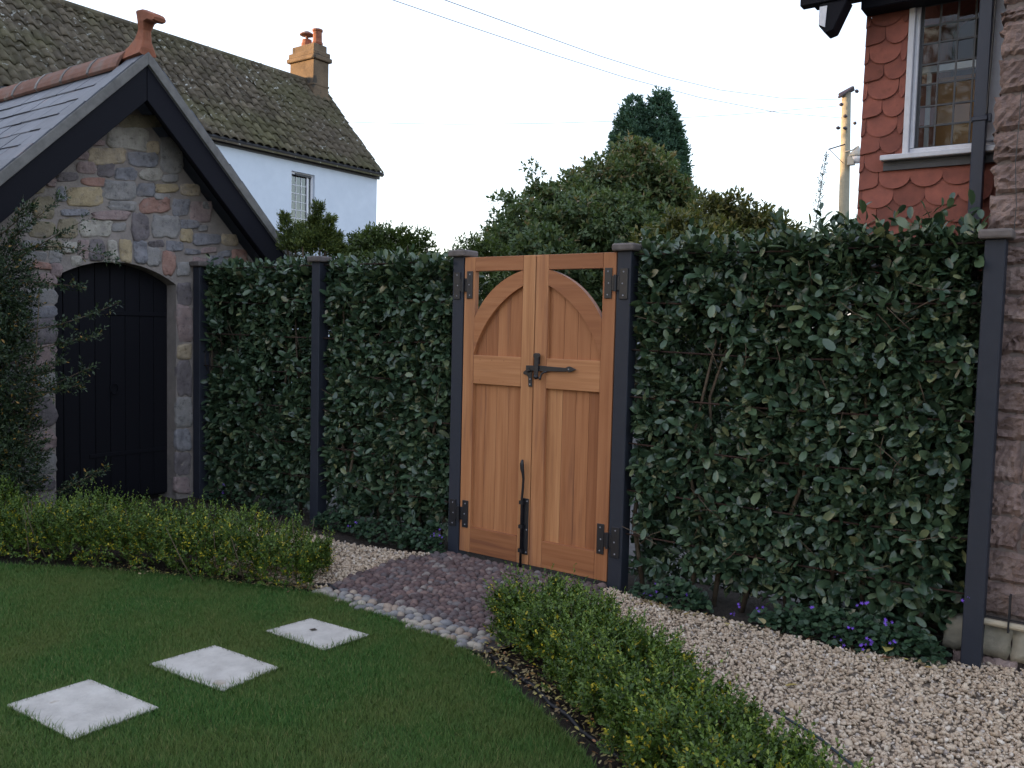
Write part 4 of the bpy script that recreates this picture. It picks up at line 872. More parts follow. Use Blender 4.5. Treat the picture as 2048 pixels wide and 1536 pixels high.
# ================================================================== PLANTING
def leafmass(name, pos, R, S, mat, parent, tmpl=SMALL, tint=None, smooth=False, kind='stuff'):
    V, F = scatter(tmpl[0], tmpl[1], pos, R, S)
    t = np.repeat(tint if tint is not None else rng.random(len(pos)), len(tmpl[1]))
    o = add(name, (V, F), mat, parent, tint=t, smooth=smooth)
    if kind: o['kind'] = kind
    return o
def stems(name, segs, mat, parent, n=5):
    return add(name, join(*[tube(p, r, n) for p, r in segs]), mat, parent, smooth=True, fix=False)
LEAFM = []
for k in range(4):
    V = BIG[0].copy(); V[:, 2] *= (0.6, 1.0, 1.5, 0.3)[k]; V[:, 0] *= (1, 0.9, 1.12, 1)[k]
    LEAFM.append(newmesh('leaf', V, BIG[1], 'elae_r', smooth=True))
def elaeagnus(x0, x1, ztop, seed, label, nt, over=0.0):
    g = np.random.default_rng(seed)
    h = thing('hedge', ((x0+x1)/2, 0.12, 0), label, 'hedge', 'leafy evergreen hedges trained in the fence')
    N = nt; b = np.stack([g.uniform(x0-0.01, x1+0.01, N), np.clip(g.normal(0.17, 0.09, N), 0.075, 0.36), 0.10+(ztop-0.10)*g.random(N)**0.92], 1)
    # thin patches where the inside shows dark, and a few holes
    q = b.copy(); q[:, 1] = 0; den = vnoise(q, seed+1, 3.2)*0.6+vnoise(q, seed+2, 8)*0.4
    hole = (den < 0.36) & (b[:, 2] < ztop-0.25)
    b[hole, 1] = np.clip(b[hole, 1]+0.15, 0.14, 0.34)
    keep = ~(hole & (g.random(N) < 0.72)); keep &= g.random(N) < np.clip(0.45+b[:, 2]*1.2, 0, 1); b = b[keep]; N = len(b)
    d = np.stack([g.normal(0, 0.6, N), -np.abs(g.normal(0.55, 0.35, N)), g.normal(0.25, 0.55, N)], 1)
    top = b[:, 2] > ztop-0.12; d[top, 2] = np.abs(d[top, 2])+0.3
    nb = int(N*0.62); bb = np.stack([g.uniform(x0, x1, nb), g.uniform(0.20, 0.36, nb), 0.05+(ztop-0.08)*g.random(nb)], 1); bb[:nb//7, 0] = x0+np.abs(g.normal(0, 0.10, nb//7)); bb[:nb//7, 2] = g.uniform(0.05, ztop, nb//7); bd = np.stack([g.normal(0, 1, nb), g.normal(0, .5, nb), g.normal(0.1, 0.7, nb)], 1)
    b = np.concatenate([b, bb]); d = np.concatenate([d, bd]); N = len(b)
    nl = 8; L = g.uniform(0.08, 0.17, N)
    pos, R, S = twigs(b, d, L, nl, 0.080, 1.0, 1.0, 0.9, 0.5, seed+3, 0.25)
    # shoots above the top rod
    ns = int((x1-x0)*(16+over*26)); sb = np.stack([g.uniform(x0, x1, ns), g.uniform(0.0, 0.2, ns), np.full(ns, ztop-0.05)], 1)
    sdv = np.stack([g.normal(0, 0.45, ns), g.normal(-0.05, 0.3, ns), np.ones(ns)], 1); sL = g.uniform(0.08, 0.14+over*0.16, ns)
    p2, R2, S2 = twigs(sb, sdv, sL, 8, 0.076, 1.0, 0.95, 0.6, 0.4, seed+4, 0.2)
    pos = np.concatenate([pos, p2]); R = np.concatenate([R, R2]); S = np.concatenate([S, S2])
    ok = (pos[:, 0] > x0-0.015) & (pos[:, 0] < x1+0.015) & (pos[:, 2] > 0.04) & ((pos[:, 1] > 0.015) | (g.random(len(pos)) < 0.15)) & (np.minimum(pos[:, 0]-x0, x1-pos[:, 0]) > 0.05-0.45*pos[:, 1]-0.2*(g.random(len(pos)) < .08)) & ((pos[:, 1]+0.87*(pos[:, 0]-x0) > 0.10) | (g.random(len(pos)) < 0.10)); pos, R, S = pos[ok], R[ok], S[ok]
    S *= np.where(g.random(len(S)) < 0.12, 1.35, 1.0)[:, None]
    # the front leaves nearest the camera, singly
    fr = np.argsort(pos[:, 1]+0.06*np.abs(pos[:, 2]-1.1)+g.random(len(pos))*0.15)[:300]
    msk = np.ones(len(pos), bool); msk[fr] = False
    for i in fr:
        M4 = Matrix(np.vstack([np.c_[R[i]*S[i][None]*1.08, pos[i]], [0, 0, 0, 1]]).tolist()); place('leaf', LEAFM[i % 4], M4, h)
    fm = msk & (pos[:, 1] < 0.16); bm_ = msk & ~fm
    leafmass('foliage', pos[fm], R[fm], S[fm], 'elae', h, BIG, g.random(fm.sum()), True); leafmass('inner_foliage', pos[bm_], R[bm_], S[bm_], 'elae', h, SMALL, g.random(bm_.sum())*0.97)
    segs = []
    for i in range(int((x1-x0)/0.22)):
        x = x0+0.1+0.22*i+g.normal(0, 0.03); p = [(x, 0.13, -0.05)]
        for z in (0.4, 0.8, 1.2, 1.6, ztop-0.05): p.append((x+g.normal(0, 0.05), 0.12+g.normal(0, 0.03), z))
        segs.append((p, [0.016, 0.014, 0.011, 0.009, 0.007, 0.004]))
    for i in range(int((x1-x0)*34)):
        x = g.uniform(x0+.05, x1-.05); z = g.uniform(0.15, ztop-0.15); a = g.normal(0, 0.8); p0 = np.array((x, g.uniform(0.02, 0.14), z)); dd = np.array((math.sin(a)*0.25, -0.06, abs(math.cos(a))*0.16))
        segs.append(([p0, p0+dd*0.5+g.normal(0, .01, 3), p0+dd], [0.0035, 0.003, 0.0015]))
    stems('stems', segs, 'twig', h)
    return h
elaeagnus(-3.60, -2.133, 2.0, 11, 'leafy evergreen hedge between the outbuilding and the middle fence post', 3000)
elaeagnus(-2.042, -0.69, 2.0, 21, 'leafy evergreen hedge between the middle fence post and the gate', 2800)
elaeagnus(0.69, 2.556, 2.03, 31, 'wide leafy evergreen hedge right of the gate with shoots above its top rod', 3900, 1.0)

def boxhedge(path, hw, hh, seed, label, N, ytop=0.0):
    g = np.random.default_rng(seed); P = np.array(path, float)
    h = thing('box_hedge', (*P.mean(0)[:2], 0), label, 'hedge', 'low box hedges edging the lawn')
    seg = np.linalg.norm(np.diff(P[:, :2], axis=0), axis=1); cum = np.r_[0, np.cumsum(seg)]; T = cum[-1]
    s = g.uniform(-0.02, 1.02, N)*T; px = np.interp(s, cum, P[:, 0]); py = np.interp(s, cum, P[:, 1]); hf = np.interp(s, cum, P[:, 2])
    i = np.clip(np.searchsorted(cum, s)-1, 0, len(P)-2); tg = np.diff(P[:, :2], axis=0)[i]/seg[i][:, None]; nn = np.stack([-tg[:, 1], tg[:, 0]], 1)
    # plants about 0.22 apart give the lumpy top
    lump = 0.5+0.5*np.cos(2*math.pi*s/0.23+np.sin(s*5+seed)*1.2); q = np.c_[px, py, 0*px]
    H = hh*hf*(0.70+0.17*lump+0.34*(vnoise(q, seed, 7)-0.5)); Wd = hw*(0.80+0.25*lump+0.35*(vnoise(q, seed+1, 6)-0.5))*np.interp(s, [0, 0.12, T-0.12, T], [0.8, 1, 1, 0.8])
    a = g.uniform(-0.15, 1.0, N)*math.pi/1.0; rr = g.random(N)**0.45
    c = np.cos(a); sn = np.clip(np.sin(a), -0.4, 1)
    off = np.sign(c)*np.abs(c)**0.7*rr*Wd; z = 0.05+(H-0.10)*(0.10+0.90*np.clip(np.abs(sn)**0.6*np.sign(sn), -0.1, 1)*rr)
    low = g.random(N) < 0.32; z[low] = g.uniform(0.03, 0.75, low.sum())*H[low]; off[low] = np.sign(g.normal(size=low.sum()))*Wd[low]*g.uniform(0.5, 0.95, low.sum())
    b = np.c_[px+nn[:, 0]*off, py+nn[:, 1]*off, np.maximum(z, 0.02)]
    d = np.c_[nn*(off/hw)[:, None]*0.55+g.normal(0, 0.28, (N, 2)), 0.35+0.9*(z/hh)+g.normal(0, 0.15, N)]
    topsh = z > H*0.72; L = np.where(topsh, g.uniform(0.06, 0.11, N)*np.where(g.random(N) < 0.12, 1.7, 1), g.uniform(0.05, 0.09, N)); n = 13
    pos, R, S = twigs(b, d, L, n, 0.0265, 1.0, 0.95, 0.5, 0.35, seed+2, 0.45)
    tint = 0.8*g.random(len(pos)); zr = pos[:, 2]/hh; twig_y = np.repeat(g.random(N), n)
    yel = (zr < 0.75) & (twig_y < 0.30*(1-ytop)) & (g.random(len(pos)) < 0.28); tint[yel] = g.uniform(0.87, 1.0, yel.sum())
    young = (np.repeat(topsh, n)) & (np.tile(np.arange(n), N) > n*0.55); tint[young] = np.clip(tint[young]+0.22, 0, 0.84)
    ok = pos[:, 2] > 0.0; leafmass('foliage', pos[ok], R[ok], S[ok], 'box', h, OVAL if ytop else SMALL, tint[ok])
    segs = []
    for k in range(int(T/0.05)):
        t = (k+g.random())*0.05; x = np.interp(t, cum, P[:, 0])+g.normal(0, hw*0.45); y = np.interp(t, cum, P[:, 1])+g.normal(0, hw*0.45)
        bs = np.array((x, y, -0.03)); tp = np.array((x+g.normal(0, 0.07), y+g.normal(0, 0.07), hh*g.uniform(0.5, 0.8)))
        segs.append(([bs, (bs+tp)/2+g.normal(0, 0.012, 3), tp], [0.0045, 0.0035, 0.0015]))
    stems('stems', segs, 'twig', h)
    return h
boxhedge([(-4.6, -2.75, 1.0), (-3.4, -2.22, 1.0), (-2.6, -1.85, 1.0), (-1.9, -1.53, 1.0), (-1.35, -1.33, 0.97), (-0.98, -1.18, 0.85), (-0.80, -1.10, 0.72)], 0.205, 0.51, 41, 'long low box hedge between the lawn and the stone outbuilding', 9000)
boxhedge([(0.69, -1.02, 1.02), (1.02, -1.21, 1.0), (1.44, -1.47, 1.0), (1.89, -1.78, 1.0), (2.38, -2.15, 1.0), (2.75, -2.55, 1.0)], 0.225, 0.385, 51, 'low box hedge in the foreground between the lawn and the gravel', 6600, 0.2)

# ------------------------------------------------------------------ trees beyond the fence
def crown(name, lobes, n, leaf, wid, mat, parent, seed, tmpl=SMALL, per=7, tw=0.22, tintshift=None, upb=0.6, clumps=0):
    g = np.random.default_rng(seed); C = np.array(lobes, float); vol = C[:, 3]*C[:, 4]*C[:, 5]; k = g.choice(len(C), n, p=vol**0.7/np.sum(vol**0.7))
    v = nrm(g.normal(size=(n, 3))); r = g.random(n)**0.28; b = C[k, :3]+v*C[k, 3:6]*(r*(0.86+0.30*vnoise(v*2+k[:, None], seed, 2.0)))[:, None]
    den = vnoise(b, seed+5, 2.6); kp = den > 0.30; b = b[kp]; v = v[kp]; N = len(b)
    if clumps:   # most leaves sit in rounded clumps on the outside, hollows stay open between them
        m = g.choice(N, clumps, replace=False); far = np.linalg.norm((b[m]-C[k[kp][m], :3])/C[k[kp][m], 3:6], axis=1) > 0.75; cc = b[m][far]
        w = g.integers(0, len(cc), int(N*0.80)); vv = nrm(g.normal(size=(len(w), 3))); rc = g.uniform(0.13, 0.26, len(cc))
        b[:len(w)] = cc[w]+vv*(rc[w]*g.random(len(w))**0.4)[:, None]*np.array((1, 1, 0.75)); v[:len(w)] = vv
    d = v*0.8+g.normal(0, 0.5, (N, 3))+np.array((0, 0, 0.35)); L = np.full(N, tw)*g.uniform(0.6, 1.2, N)
    pos, R, S = twigs(b, d, L, per, leaf, wid, 1.0, upb, 0.4, seed+1, 0.1)
    t = g.random(len(pos))*0.75+np.repeat(g.normal(0.10, 0.12, N), per)
    if tintshift is not None: t = t+tintshift(pos)
    ok = pos[:, 2] > 0.1
    return leafmass(name, pos[ok], R[ok], S[ok], mat, parent, tmpl, np.clip(t, 0, 1)[ok])
def trunk(parent, base, tops, r0, mat='bark'):
    base = np.array(base, float); segs = []
    for tp in tops:
        tp = np.array(tp, float); m = (base+tp)/2+rng.normal(0, 0.05, 3)
        segs.append(([base, base*0.6+m*0.4, m, tp], [r0, r0*0.8, r0*0.55, r0*0.15]))
    return stems('trunk', segs, mat, parent, 8)
def pdep(px, py, D): return CAM + D*(_F+_R2*(px-1024)/1716+_U2*(768-py)/1716)
# broad dark bush
LB = []
for px, py, rx, rz, D in [(1075, 455, 88, 70, 11.3), (1130, 430, 88, 62, 11.6), (1185, 395, 80, 70, 11.9), (1245, 375, 82, 82, 12.0), (1310, 395, 72, 72, 12.0), (1345, 430, 50, 60, 12.0), (1200, 470, 110, 70, 11.2), (1320, 480, 85, 60, 11.4), (1045, 490, 60, 50, 11.2), (1130, 520, 130, 60, 11.0), (1120, 620, 160, 120, 11.2), (1270, 600, 130, 110, 11.2)]:
    c = pdep(px, py, D); k = D/1716; LB.append((*c, rx*k*0.92, rx*k*1.0, rz*k*0.95))
t = thing('bush', (*pdep(1200, 600, 11.4)[:2], 0), 'broad dark leathery bush with bronze tips behind the gate, below the conifer', 'bush')
crown('crown', LB, 12000, 0.095, 0.9, 'bush', t, 61, SMALL, 7, 0.12, lambda p: 0.20*np.clip((p[:, 2]-3.0), 0, 1), clumps=330)
sp = [pdep(1068+dx, y, 11.3) for dx, y in ((2, 385), (-2, 365), (3, 348), (-6, 332))]
crown('shoot', [(*p, 0.07, 0.07, 0.08) for p in sp], 26, 0.075, 0.85, 'bush', t, 62, SMALL, 6, 0.08)
trunk(t, (*pdep(1200, 600, 11.4)[:2], -0.1), [l[:3] for l in LB[:8]], 0.10)
# twin topped conifer
CL = []
for fx, fy, w in [(1268, 202, 0), (1322, 190, 0)]: pass
def conifer(apex, base_z, rad, n, seed, prof=0.75):
    g = np.random.default_rng(seed); a = np.array(apex); u = g.random(n)**0.62; z = a[2]-u*(a[2]-base_z); th = g.uniform(0, 6.283, n)
    rr = rad*np.clip(u, 0.004, 1)**prof*(0.80+0.18*g.random(n)+0.14*np.sin(th*5+z*4)); rr *= np.where(g.random(n) < 0.25, g.uniform(0.5, 0.9, n), 1)
    b = np.c_[a[0]+rr*np.cos(th), a[1]+rr*np.sin(th), z]; d = np.c_[np.cos(th), np.sin(th), 0.75+g.normal(0, 0.35, n)]+g.normal(0, 0.22, (n, 3)); return b, d
t = thing('conifer', (*pdep(1295, 500, 14.6)[:2], 0), 'tall dark green conifer with two tops rising behind the bush', 'conifer')
B = []; Dd = []
for px, py, rad, n, s in [(1268, 196, 0.76, 7500, 1), (1322, 184, 0.72, 8000, 2), (1345, 235, 0.50, 4000, 3)]:
    b, d = conifer(pdep(px, py, 14.5), 2.2, rad, n, s, 0.62); B.append(b); Dd.append(d)
B = np.concatenate(B); Dd = np.concatenate(Dd); g = np.random.default_rng(8)
pos, R, S = twigs(B, Dd, g.uniform(0.06, 0.15, len(B)), 6, 0.10, 0.8, 0.75, 0.3, 0.35, 9, 0.35)
leafmass('crown', pos, R, S, 'conifer', t, SMALL, np.clip(g.random(len(pos))*0.7+np.repeat(g.random(len(B))*0.3, 6), 0, 1))
trunk(t, (*pdep(1295, 500, 14.5)[:2], -0.1), [pdep(1268, 215, 14.5), pdep(1322, 205, 14.5)], 0.14)
# golden bush right of it
LB = []
for px, py, rx, rz, D in [(1445, 445, 62, 48, 9.5), (1385, 480, 70, 42, 9.3), (1500, 475, 58, 45, 9.5), (1330, 500, 60, 40, 9.2), (1545, 505, 50, 32, 9.4), (1430, 530, 130, 60, 9.2), (1430, 640, 120, 110, 9.3)]:
    c = pdep(px, py, D); k = D/1716; LB.append((*c, rx*k*0.9, rx*k, rz*k*0.9))
t = thing('bush', (*pdep(1440, 600, 9.3)[:2], 0), 'yellowish green bush above the hedge, right of the dark bush', 'bush')
crown('crown', LB, 7000, 0.088, 0.75, 'gold', t, 71, SMALL, 7, 0.11, clumps=190)
trunk(t, (*pdep(1430, 600, 9.3)[:2], -0.1), [l[:3] for l in LB[:5]], 0.06)
# small saplings near the house
for px, py, r, D, s, lab in [(1685, 480, 40, 8.6, 81, 'small airy shrub top between the pole and the red house'), (1722, 468, 26, 7.4, 82, 'leafy shoot beside the corner of the red tiled wall')]:
    t = thing('shrub', (*pdep(px, 600, D)[:2], 0), lab, 'shrub')
    k = D/1716; L2 = [(*pdep(px-r*0.4, py, D), r*k*0.7, r*k*0.7, r*k*0.55), (*pdep(px+r*0.4, py-8, D), r*k*0.5, r*k*0.6, r*k*0.6), (*pdep(px, py+50, D), r*k, r*k, r*k)]
    crown('crown', L2, 300, 0.055, 0.6, 'gold' if s == 81 else 'bush', t, s, SMALL, 6, 0.10); trunk(t, (*pdep(px, 600, D)[:2], -0.1), [l[:3] for l in L2], 0.02)
# clipped hedge
t = thing('hedge', (*pdep(840, 600, 9.0)[:2], 0), 'flat topped clipped yellowish hedge standing behind the fence, left of the gate', 'hedge')
LB = []
for px, py, rx, rz in [(740, 498, 40, 30), (775, 492, 55, 32), (815, 492, 55, 33), (855, 495, 55, 32), (900, 500, 55, 30), (945, 506, 50, 28), (980, 515, 36, 26), (760, 560, 80, 60), (860, 560, 90, 60), (940, 570, 80, 60)]:
    c = pdep(px, py, 9.1); k = 9.1/1716; LB.append((*c, rx*k, rx*k*1.2, rz*k))
crown('crown', LB, 9000, 0.055, 0.75, 'clip', t, 85, SMALL, 7, 0.08)
trunk(t, (*pdep(840, 600, 9.1)[:2], -0.1), [l[:3] for l in LB[:7]], 0.03)
# hedge added to block bright sky in the gaps of the fence hedges
t = thing('hedge', (-1.0, 8.0, 0), 'added hedge blocking bright sky in gaps of the leafy fence panels', 'hedge')
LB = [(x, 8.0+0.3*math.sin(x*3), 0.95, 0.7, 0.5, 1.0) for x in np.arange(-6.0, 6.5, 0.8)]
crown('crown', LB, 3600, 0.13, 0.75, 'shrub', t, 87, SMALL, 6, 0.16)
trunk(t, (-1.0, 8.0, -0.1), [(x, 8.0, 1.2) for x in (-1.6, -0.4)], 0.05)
# feathery juniper
t = thing('juniper', (-3.02, 0.85, 0), 'yellow green juniper with feathery upright arms beside the outbuilding roof', 'shrub')
arms = [((575, 500), (570, 430)), ((605, 500), (600, 452)), ((620, 490), (637, 408)), ((640, 480), (632, 440)), ((640, 500), (662, 436)), ((650, 505), (676, 470)), ((590, 500), (585, 468)), ((665, 510), (684, 492)), ((612, 500), (618, 470))]
B = []; Dd = []; g = np.random.default_rng(12); segs = []
for (a, b) in arms:
    p0 = pdep(*a, 7.75+g.normal(0, .08)); p1 = pdep(*b, 7.75+g.normal(0, .08)); ax = nrm(p1-p0)
    for i in range(420):
        u = g.random(); th = g.uniform(0, 6.28); o = nrm(np.cross(ax, g.normal(size=3))); w = 0.075*(1-u*0.75)
        B.append(p0+(p1-p0)*u+o*w*g.random()); Dd.append(ax*0.7+o*0.8)
    segs.append(([np.array((-3.02, 0.85, 0.0)), p0*0.6+np.array((-3.02, .85, 0.6))*0.4, p0, p1], [0.03, 0.015, 0.008, 0.002]))
base = [(-3.05, 0.80, 1.9, 0.30, 0.3, 0.38), (-2.85, 0.9, 1.9, 0.25, 0.3, 0.3), (-3.0, 0.85, 1.1, 0.35, 0.35, 0.9)]
for l in base:
    for i in range(1300): v = nrm(g.normal(size=3)); B.append(np.array(l[:3])+v*np.array(l[3:])*g.random()**0.4); Dd.append(v*0.6+np.array((0, 0, 0.6)))
B = np.array(B); Dd = np.array(Dd); pos, R, S = twigs(B, Dd, g.uniform(0.03, 0.07, len(B)), 6, 0.038, 0.8, 0.7, 0.3, 0.3, 13, 0.3)
leafmass('foliage', pos, R, S, 'juniper', t, NEEDLE, g.random(len(pos))); stems('stems', segs, 'twig', t)
# ivy covered stay wire
t = thing('stay_wire', (-1.15, 9.72, 0), 'slanting stay wire overgrown with thin dark climbing stems left of the pole', 'wire')
p0, p1 = pdep(1622, 500, 14), pdep(1652, 312, 14); add('wire', tube([p0*1.0+(p0-p1)*1.2, p0, p1], 0.006, 5), 'wire', t)
g = np.random.default_rng(14); u = g.random(170)**1.4; B = p0+(p1-p0)*u[:, None]+g.normal(0, 0.035, (170, 3))*(1.15-u)[:, None]; d = nrm(p1-p0)+g.normal(0, 0.6, (170, 3))
pos, R, S = twigs(B, d, np.full(170, 0.05), 4, 0.05, 0.6, 0.9, 0.3, 0.4, 15); leafmass('climber', pos, R, S, 'shrub', t, SMALL, g.random(len(pos))*0.6)
# telephone pole
pb = pdep(1689, 480, 24); ptp = pdep(1693, 186, 24); D = 24
t = thing('telephone_pole', (pb[0], pb[1], 0), 'pale wooden telephone pole with insulators and a street lamp', 'telephone pole')
ax = np.array((ptp[0], ptp[1])); k = D/1716
add('pole', tube([(pb[0], pb[1], -0.3), (pb[0], pb[1], 3.0), (ptp[0], ptp[1], ptp[2])], [0.17, 0.155, 0.12], 12), 'pole', t, smooth=True)
right = np.array(_R); fwd = np.array(_F0)
def rel(px, py, o=0.0): return pdep(px, py, D)-fwd*o
add('pole_cap', tube([rel(1678, 192, .05), rel(1705, 178, .05)], [0.07, 0.075], 6), 'porcelain', t)
add('crossarm', tube([rel(1673, 198, .15), rel(1703, 177, .15)], 0.035, 6), 'porcelain', t)
for a, b in [((1706, 183), (1712, 188)), ((1674, 212), (1682, 212)), ((1682, 235), (1690, 235)), ((1702, 248), (1708, 250)), ((1682, 258), (1690, 260)), ((1668, 258), (1676, 259))]:
    add('insulator', tube([rel(*a, .16), rel((a[0]+b[0])/2, (a[1]+b[1])/2, .16), rel(*b, .16)], [0.025, 0.055, 0.03], 8), 'porcelain', t, smooth=True)
add('bracket', join(tube([rel(1686, 291, .15), rel(1653, 301, .15)], 0.018, 6), tube([rel(1655, 301, .15), rel(1683, 329, .15)], 0.010, 6)), 'porcelain', t)
lp = add('street_lamp', lathe([(0.03, 0.30), (0.05, 0.24), (0.10, 0.20), (0.20, 0.13), (0.235, 0.06), (0.235, 0.02), (0.02, 0.02)][::-1], rel(1708, 318, .25), 14), 'lampmetal', t, smooth=False)
add('lamp_globe', lathe([(0.04, -0.17), (0.13, -0.14), (0.19, -0.06), (0.20, 0.015)], rel(1708, 318, .25), 14), 'white', lp, smooth=True)
add('lamp_arm', join(tube([rel(1688, 305, .1), rel(1700, 303, .22), rel(1709, 296, .25)], 0.02, 6), box(*(lambda c: (c[0]-.05, c[0]+.12, c[1]-.1, c[1]+.1, c[2]-.25, c[2]-.02))(rel(1695, 315, .2)))), 'lampmetal', lp)
# overhead wires
for lab, pts in [('thicker overhead wire sweeping down from the top of the picture', [(1686, 200, 23.8), (1560, 196, 22.3), (1440, 180, 20.4), (1330, 153, 18.6), (1200, 112, 16.6), (1050, 58, 14.7), (890, 0, 13), (600, -112, 10.8)]),
                 ('thin overhead wire left of the thicker one, running down to the pole', [(1684, 236, 23.8), (1560, 226, 22), (1400, 195, 20), (1250, 155, 18.2), (1100, 107, 16.5), (940, 53, 15), (786, 0, 13.8), (500, -105, 11.5)]),
                 ('level overhead wire running from the cottage to the pole', [(690, 244, 22.6), (800, 247, 22.7), (900, 248.5, 22.8), (1000, 248, 22.9), (1100, 246.5, 23), (1240, 242, 23.2), (1460, 230, 23.5), (1676, 212, 23.8)])]:
    P = [pdep(*p) for p in pts]; ident(add('overhead_wire', tube(P, 0.006, 5), 'wire'), lab, 'wire', 'overhead wires')
# climbing shrub against the outbuilding
t = thing('climbing_shrub', (-3.45, -1.85, 0), 'dark spiky wall shrub with arching shoots left of the black door', 'shrub')
g = np.random.default_rng(91); B = []; Dd = []; segs = []
for l, n in [((-3.45, -1.80, 1.75, 0.22, 0.30, 0.45), 1700), ((-3.40, -1.84, 1.15, 0.28, 0.34, 0.6), 2500), ((-3.36, -1.86, 0.55, 0.30, 0.36, 0.45), 2200), ((-3.55, -2.1, 1.2, 0.3, 0.35, 1.1), 3000)]:
    for i in range(n): v = nrm(g.normal(size=3)); B.append(np.array(l[:3])+v*np.array(l[3:])*g.random()**0.35); Dd.append(v+g.normal(0, .3, 3)+np.array((0, 0, .3)))
for a, m, b in [((60, 660), (140, 650), (238, 605)), ((60, 700), (150, 680), (205, 668)), ((60, 790), (120, 765), (178, 735)), ((50, 800), (110, 780), (170, 768)), ((40, 560), (110, 570), (160, 572)), ((30, 520), (110, 470), (170, 440)), ((40, 500), (140, 480), (230, 520)), ((110, 985), (160, 965), (205, 938)), ((20, 480), (90, 420), (130, 395)), ((60, 760), (90, 745), (118, 722)), ((0, 470), (40, 440), (60, 410))]:
    P = [pdep(*a, 6.05), pdep(*m, 5.98), pdep(*b, 6.02)]; fine = [np.array(P[0])*(1-u)**2+2*np.array(P[1])*u*(1-u)+np.array(P[2])*u*u for u in np.linspace(0, 1, 7)]
    segs.append((fine, list(np.linspace(0.005, 0.0015, 7))))
    for i in range(46): u = g.random(); p = np.array(P[0])*(1-u)**2+2*np.array(P[1])*u*(1-u)+np.array(P[2])*u*u; B.append(p+g.normal(0, 0.012, 3)); Dd.append(nrm(np.array(P[2])-P[0])+g.normal(0, .6, 3))
B = np.array(B); Dd = np.array(Dd); pos, R, S = twigs(B, Dd, g.uniform(0.03, 0.09, len(B)), 6, 0.032, 0.8, 0.9, 0.3, 0.4, 92); leafmass('foliage', pos, R, S, 'shrub', t, SMALL, g.random(len(pos)))
for i in range(14): a = g.uniform(-.25, .25, 2); segs.append(([(-3.42+a[0]*.3, -1.85+a[1]*.3, -.05), (-3.42+a[0], -1.85+a[1], 0.9), (-3.42+a[0]*1.2, -1.85+a[1]*1.2, 1.8)], [.012, .008, .003]))
stems('stems', segs, 'twig', t)

# ------------------------------------------------------------------ ground cover with violet flowers
PET = []
FV = [(0, 0, 0)]; FF = []
for k in range(5):
    a = 2*math.pi*k/5; o = len(FV)
    FV += [(0.35*math.cos(a-.5), 0.35*math.sin(a-.5), 0.1), (math.cos(a), math.sin(a), 0.25), (0.35*math.cos(a+.5), 0.35*math.sin(a+.5), 0.1)]; FF.append((0, o, o+1, o+2))
FM = newmesh('flower', FV, FF, 'flower')
ROUND = (np.array([(0, 0, 0), (-0.42, 0.25, 0.06), (-0.40, 0.70, 0.04), (0, 1, -0.06), (0.40, 0.70, 0.04), (0.42, 0.25, 0.06)]), np.array([(0, 5, 4), (0, 4, 3), (0, 3, 2), (0, 2, 1)]))
def groundcover(blobs, flowers, label, seed, leaf=0.034):
    g = np.random.default_rng(seed); c = np.mean([b[:2] for b in blobs], 0); h = thing('groundcover_plant', (c[0], c[1], 0), label, 'plant', 'ground cover plants under the hedge')
    P = []
    for x, y, rx, ry, hz, n in blobs:
        v = nrm(g.normal(size=(n, 3))); v[:, 2] = np.abs(v[:, 2]); P.append(np.array((x, y, 0))+v*np.array((rx, ry, hz))*(0.6+0.4*g.random((n, 1))))
    P = np.concatenate(P); n = len(P); tip = np.c_[g.normal(0, 1, (n, 2)), g.normal(-0.2, .3, n)]; tip[:, 1] -= 0.4; nor = np.c_[g.normal(0, .4, (n, 2)), np.ones(n)]; nor[:, 1] -= 0.5
    s = leaf*g.uniform(0.6, 1.2, n); leafmass('foliage', P, frames(tip, nor), np.stack([s]*3, 1), 'cover', h, ROUND, g.random(n), True)
    for px, py, y in flowers:
        d_ = _F+_R2*(px-1024)/1716+_U2*(768-py)/1716; tt = (y-CAM[1])/d_[1]; p = CAM+d_*tt
        for k in range(g.integers(2, 4)):
            q = p+g.normal(0, 0.012, 3); nz = Vector((g.normal(0, .5), -0.8, 0.6+g.normal(0, .4))).normalized(); M4 = Matrix.Translation(q) @ nz.to_track_quat('Z', 'Y').to_matrix().to_4x4() @ Matrix.Diagonal((0.011,)*3+(1,)); place('flower', FM, M4, h)
groundcover([(-1.75, -0.03, .30, .10, .14, 420), (-1.2, -0.08, .35, .12, .17, 560), (-0.85, -0.06, .18, .10, .15, 260)], [(700, 1052, -.10), (712, 1046, -.1), (868, 1072, -.12), (882, 1080, -.12), (880, 1062, -.1), (735, 1060, -.1)], 'violet flowered ground cover under the hedge left of the gate', 101)
groundcover([(-3.1, -0.02, .4, .10, .14, 300), (-2.5, -0.02, .3, .10, .14, 240)], [(452, 972, -.06), (447, 985, -.06)], 'low ground cover under the hedge beside the outbuilding', 102)
groundcover([(1.10, -0.06, .20, .10, .16, 420), (0.86, -0.03, .1, .07, .07, 80)], [(1295, 1188, -.08), (1305, 1192, -.1), (1311, 1187, -.1), (1337, 1195, -.1), (1375, 1190, -.12), (1312, 1173, -.06)], 'round leaved mound with violet flowers under the hedge nearest the gate', 103)
groundcover([(1.95, -0.06, .36, .12, .17, 900), (2.32, -0.05, .2, .10, .16, 380), (1.62, -0.03, .12, .05, .06, 70)], [(1470, 1228, -.10), (1476, 1220, -.1), (1625, 1216, -.12), (1720, 1205, -.12), (1733, 1212, -.12), (1770, 1240, -.14), (1775, 1250, -.15), (1700, 1252, -.14), (1672, 1272, -.15), (1685, 1285, -.16), (1742, 1280, -.16), (1720, 1290, -.17), (1730, 1287, -.17), (1745, 1290, -.17), (1785, 1285, -.16), (1928, 1195, .0), (1520, 1222, -.1)], 'wide patch of violet flowered ground cover beside the end fence post', 104)

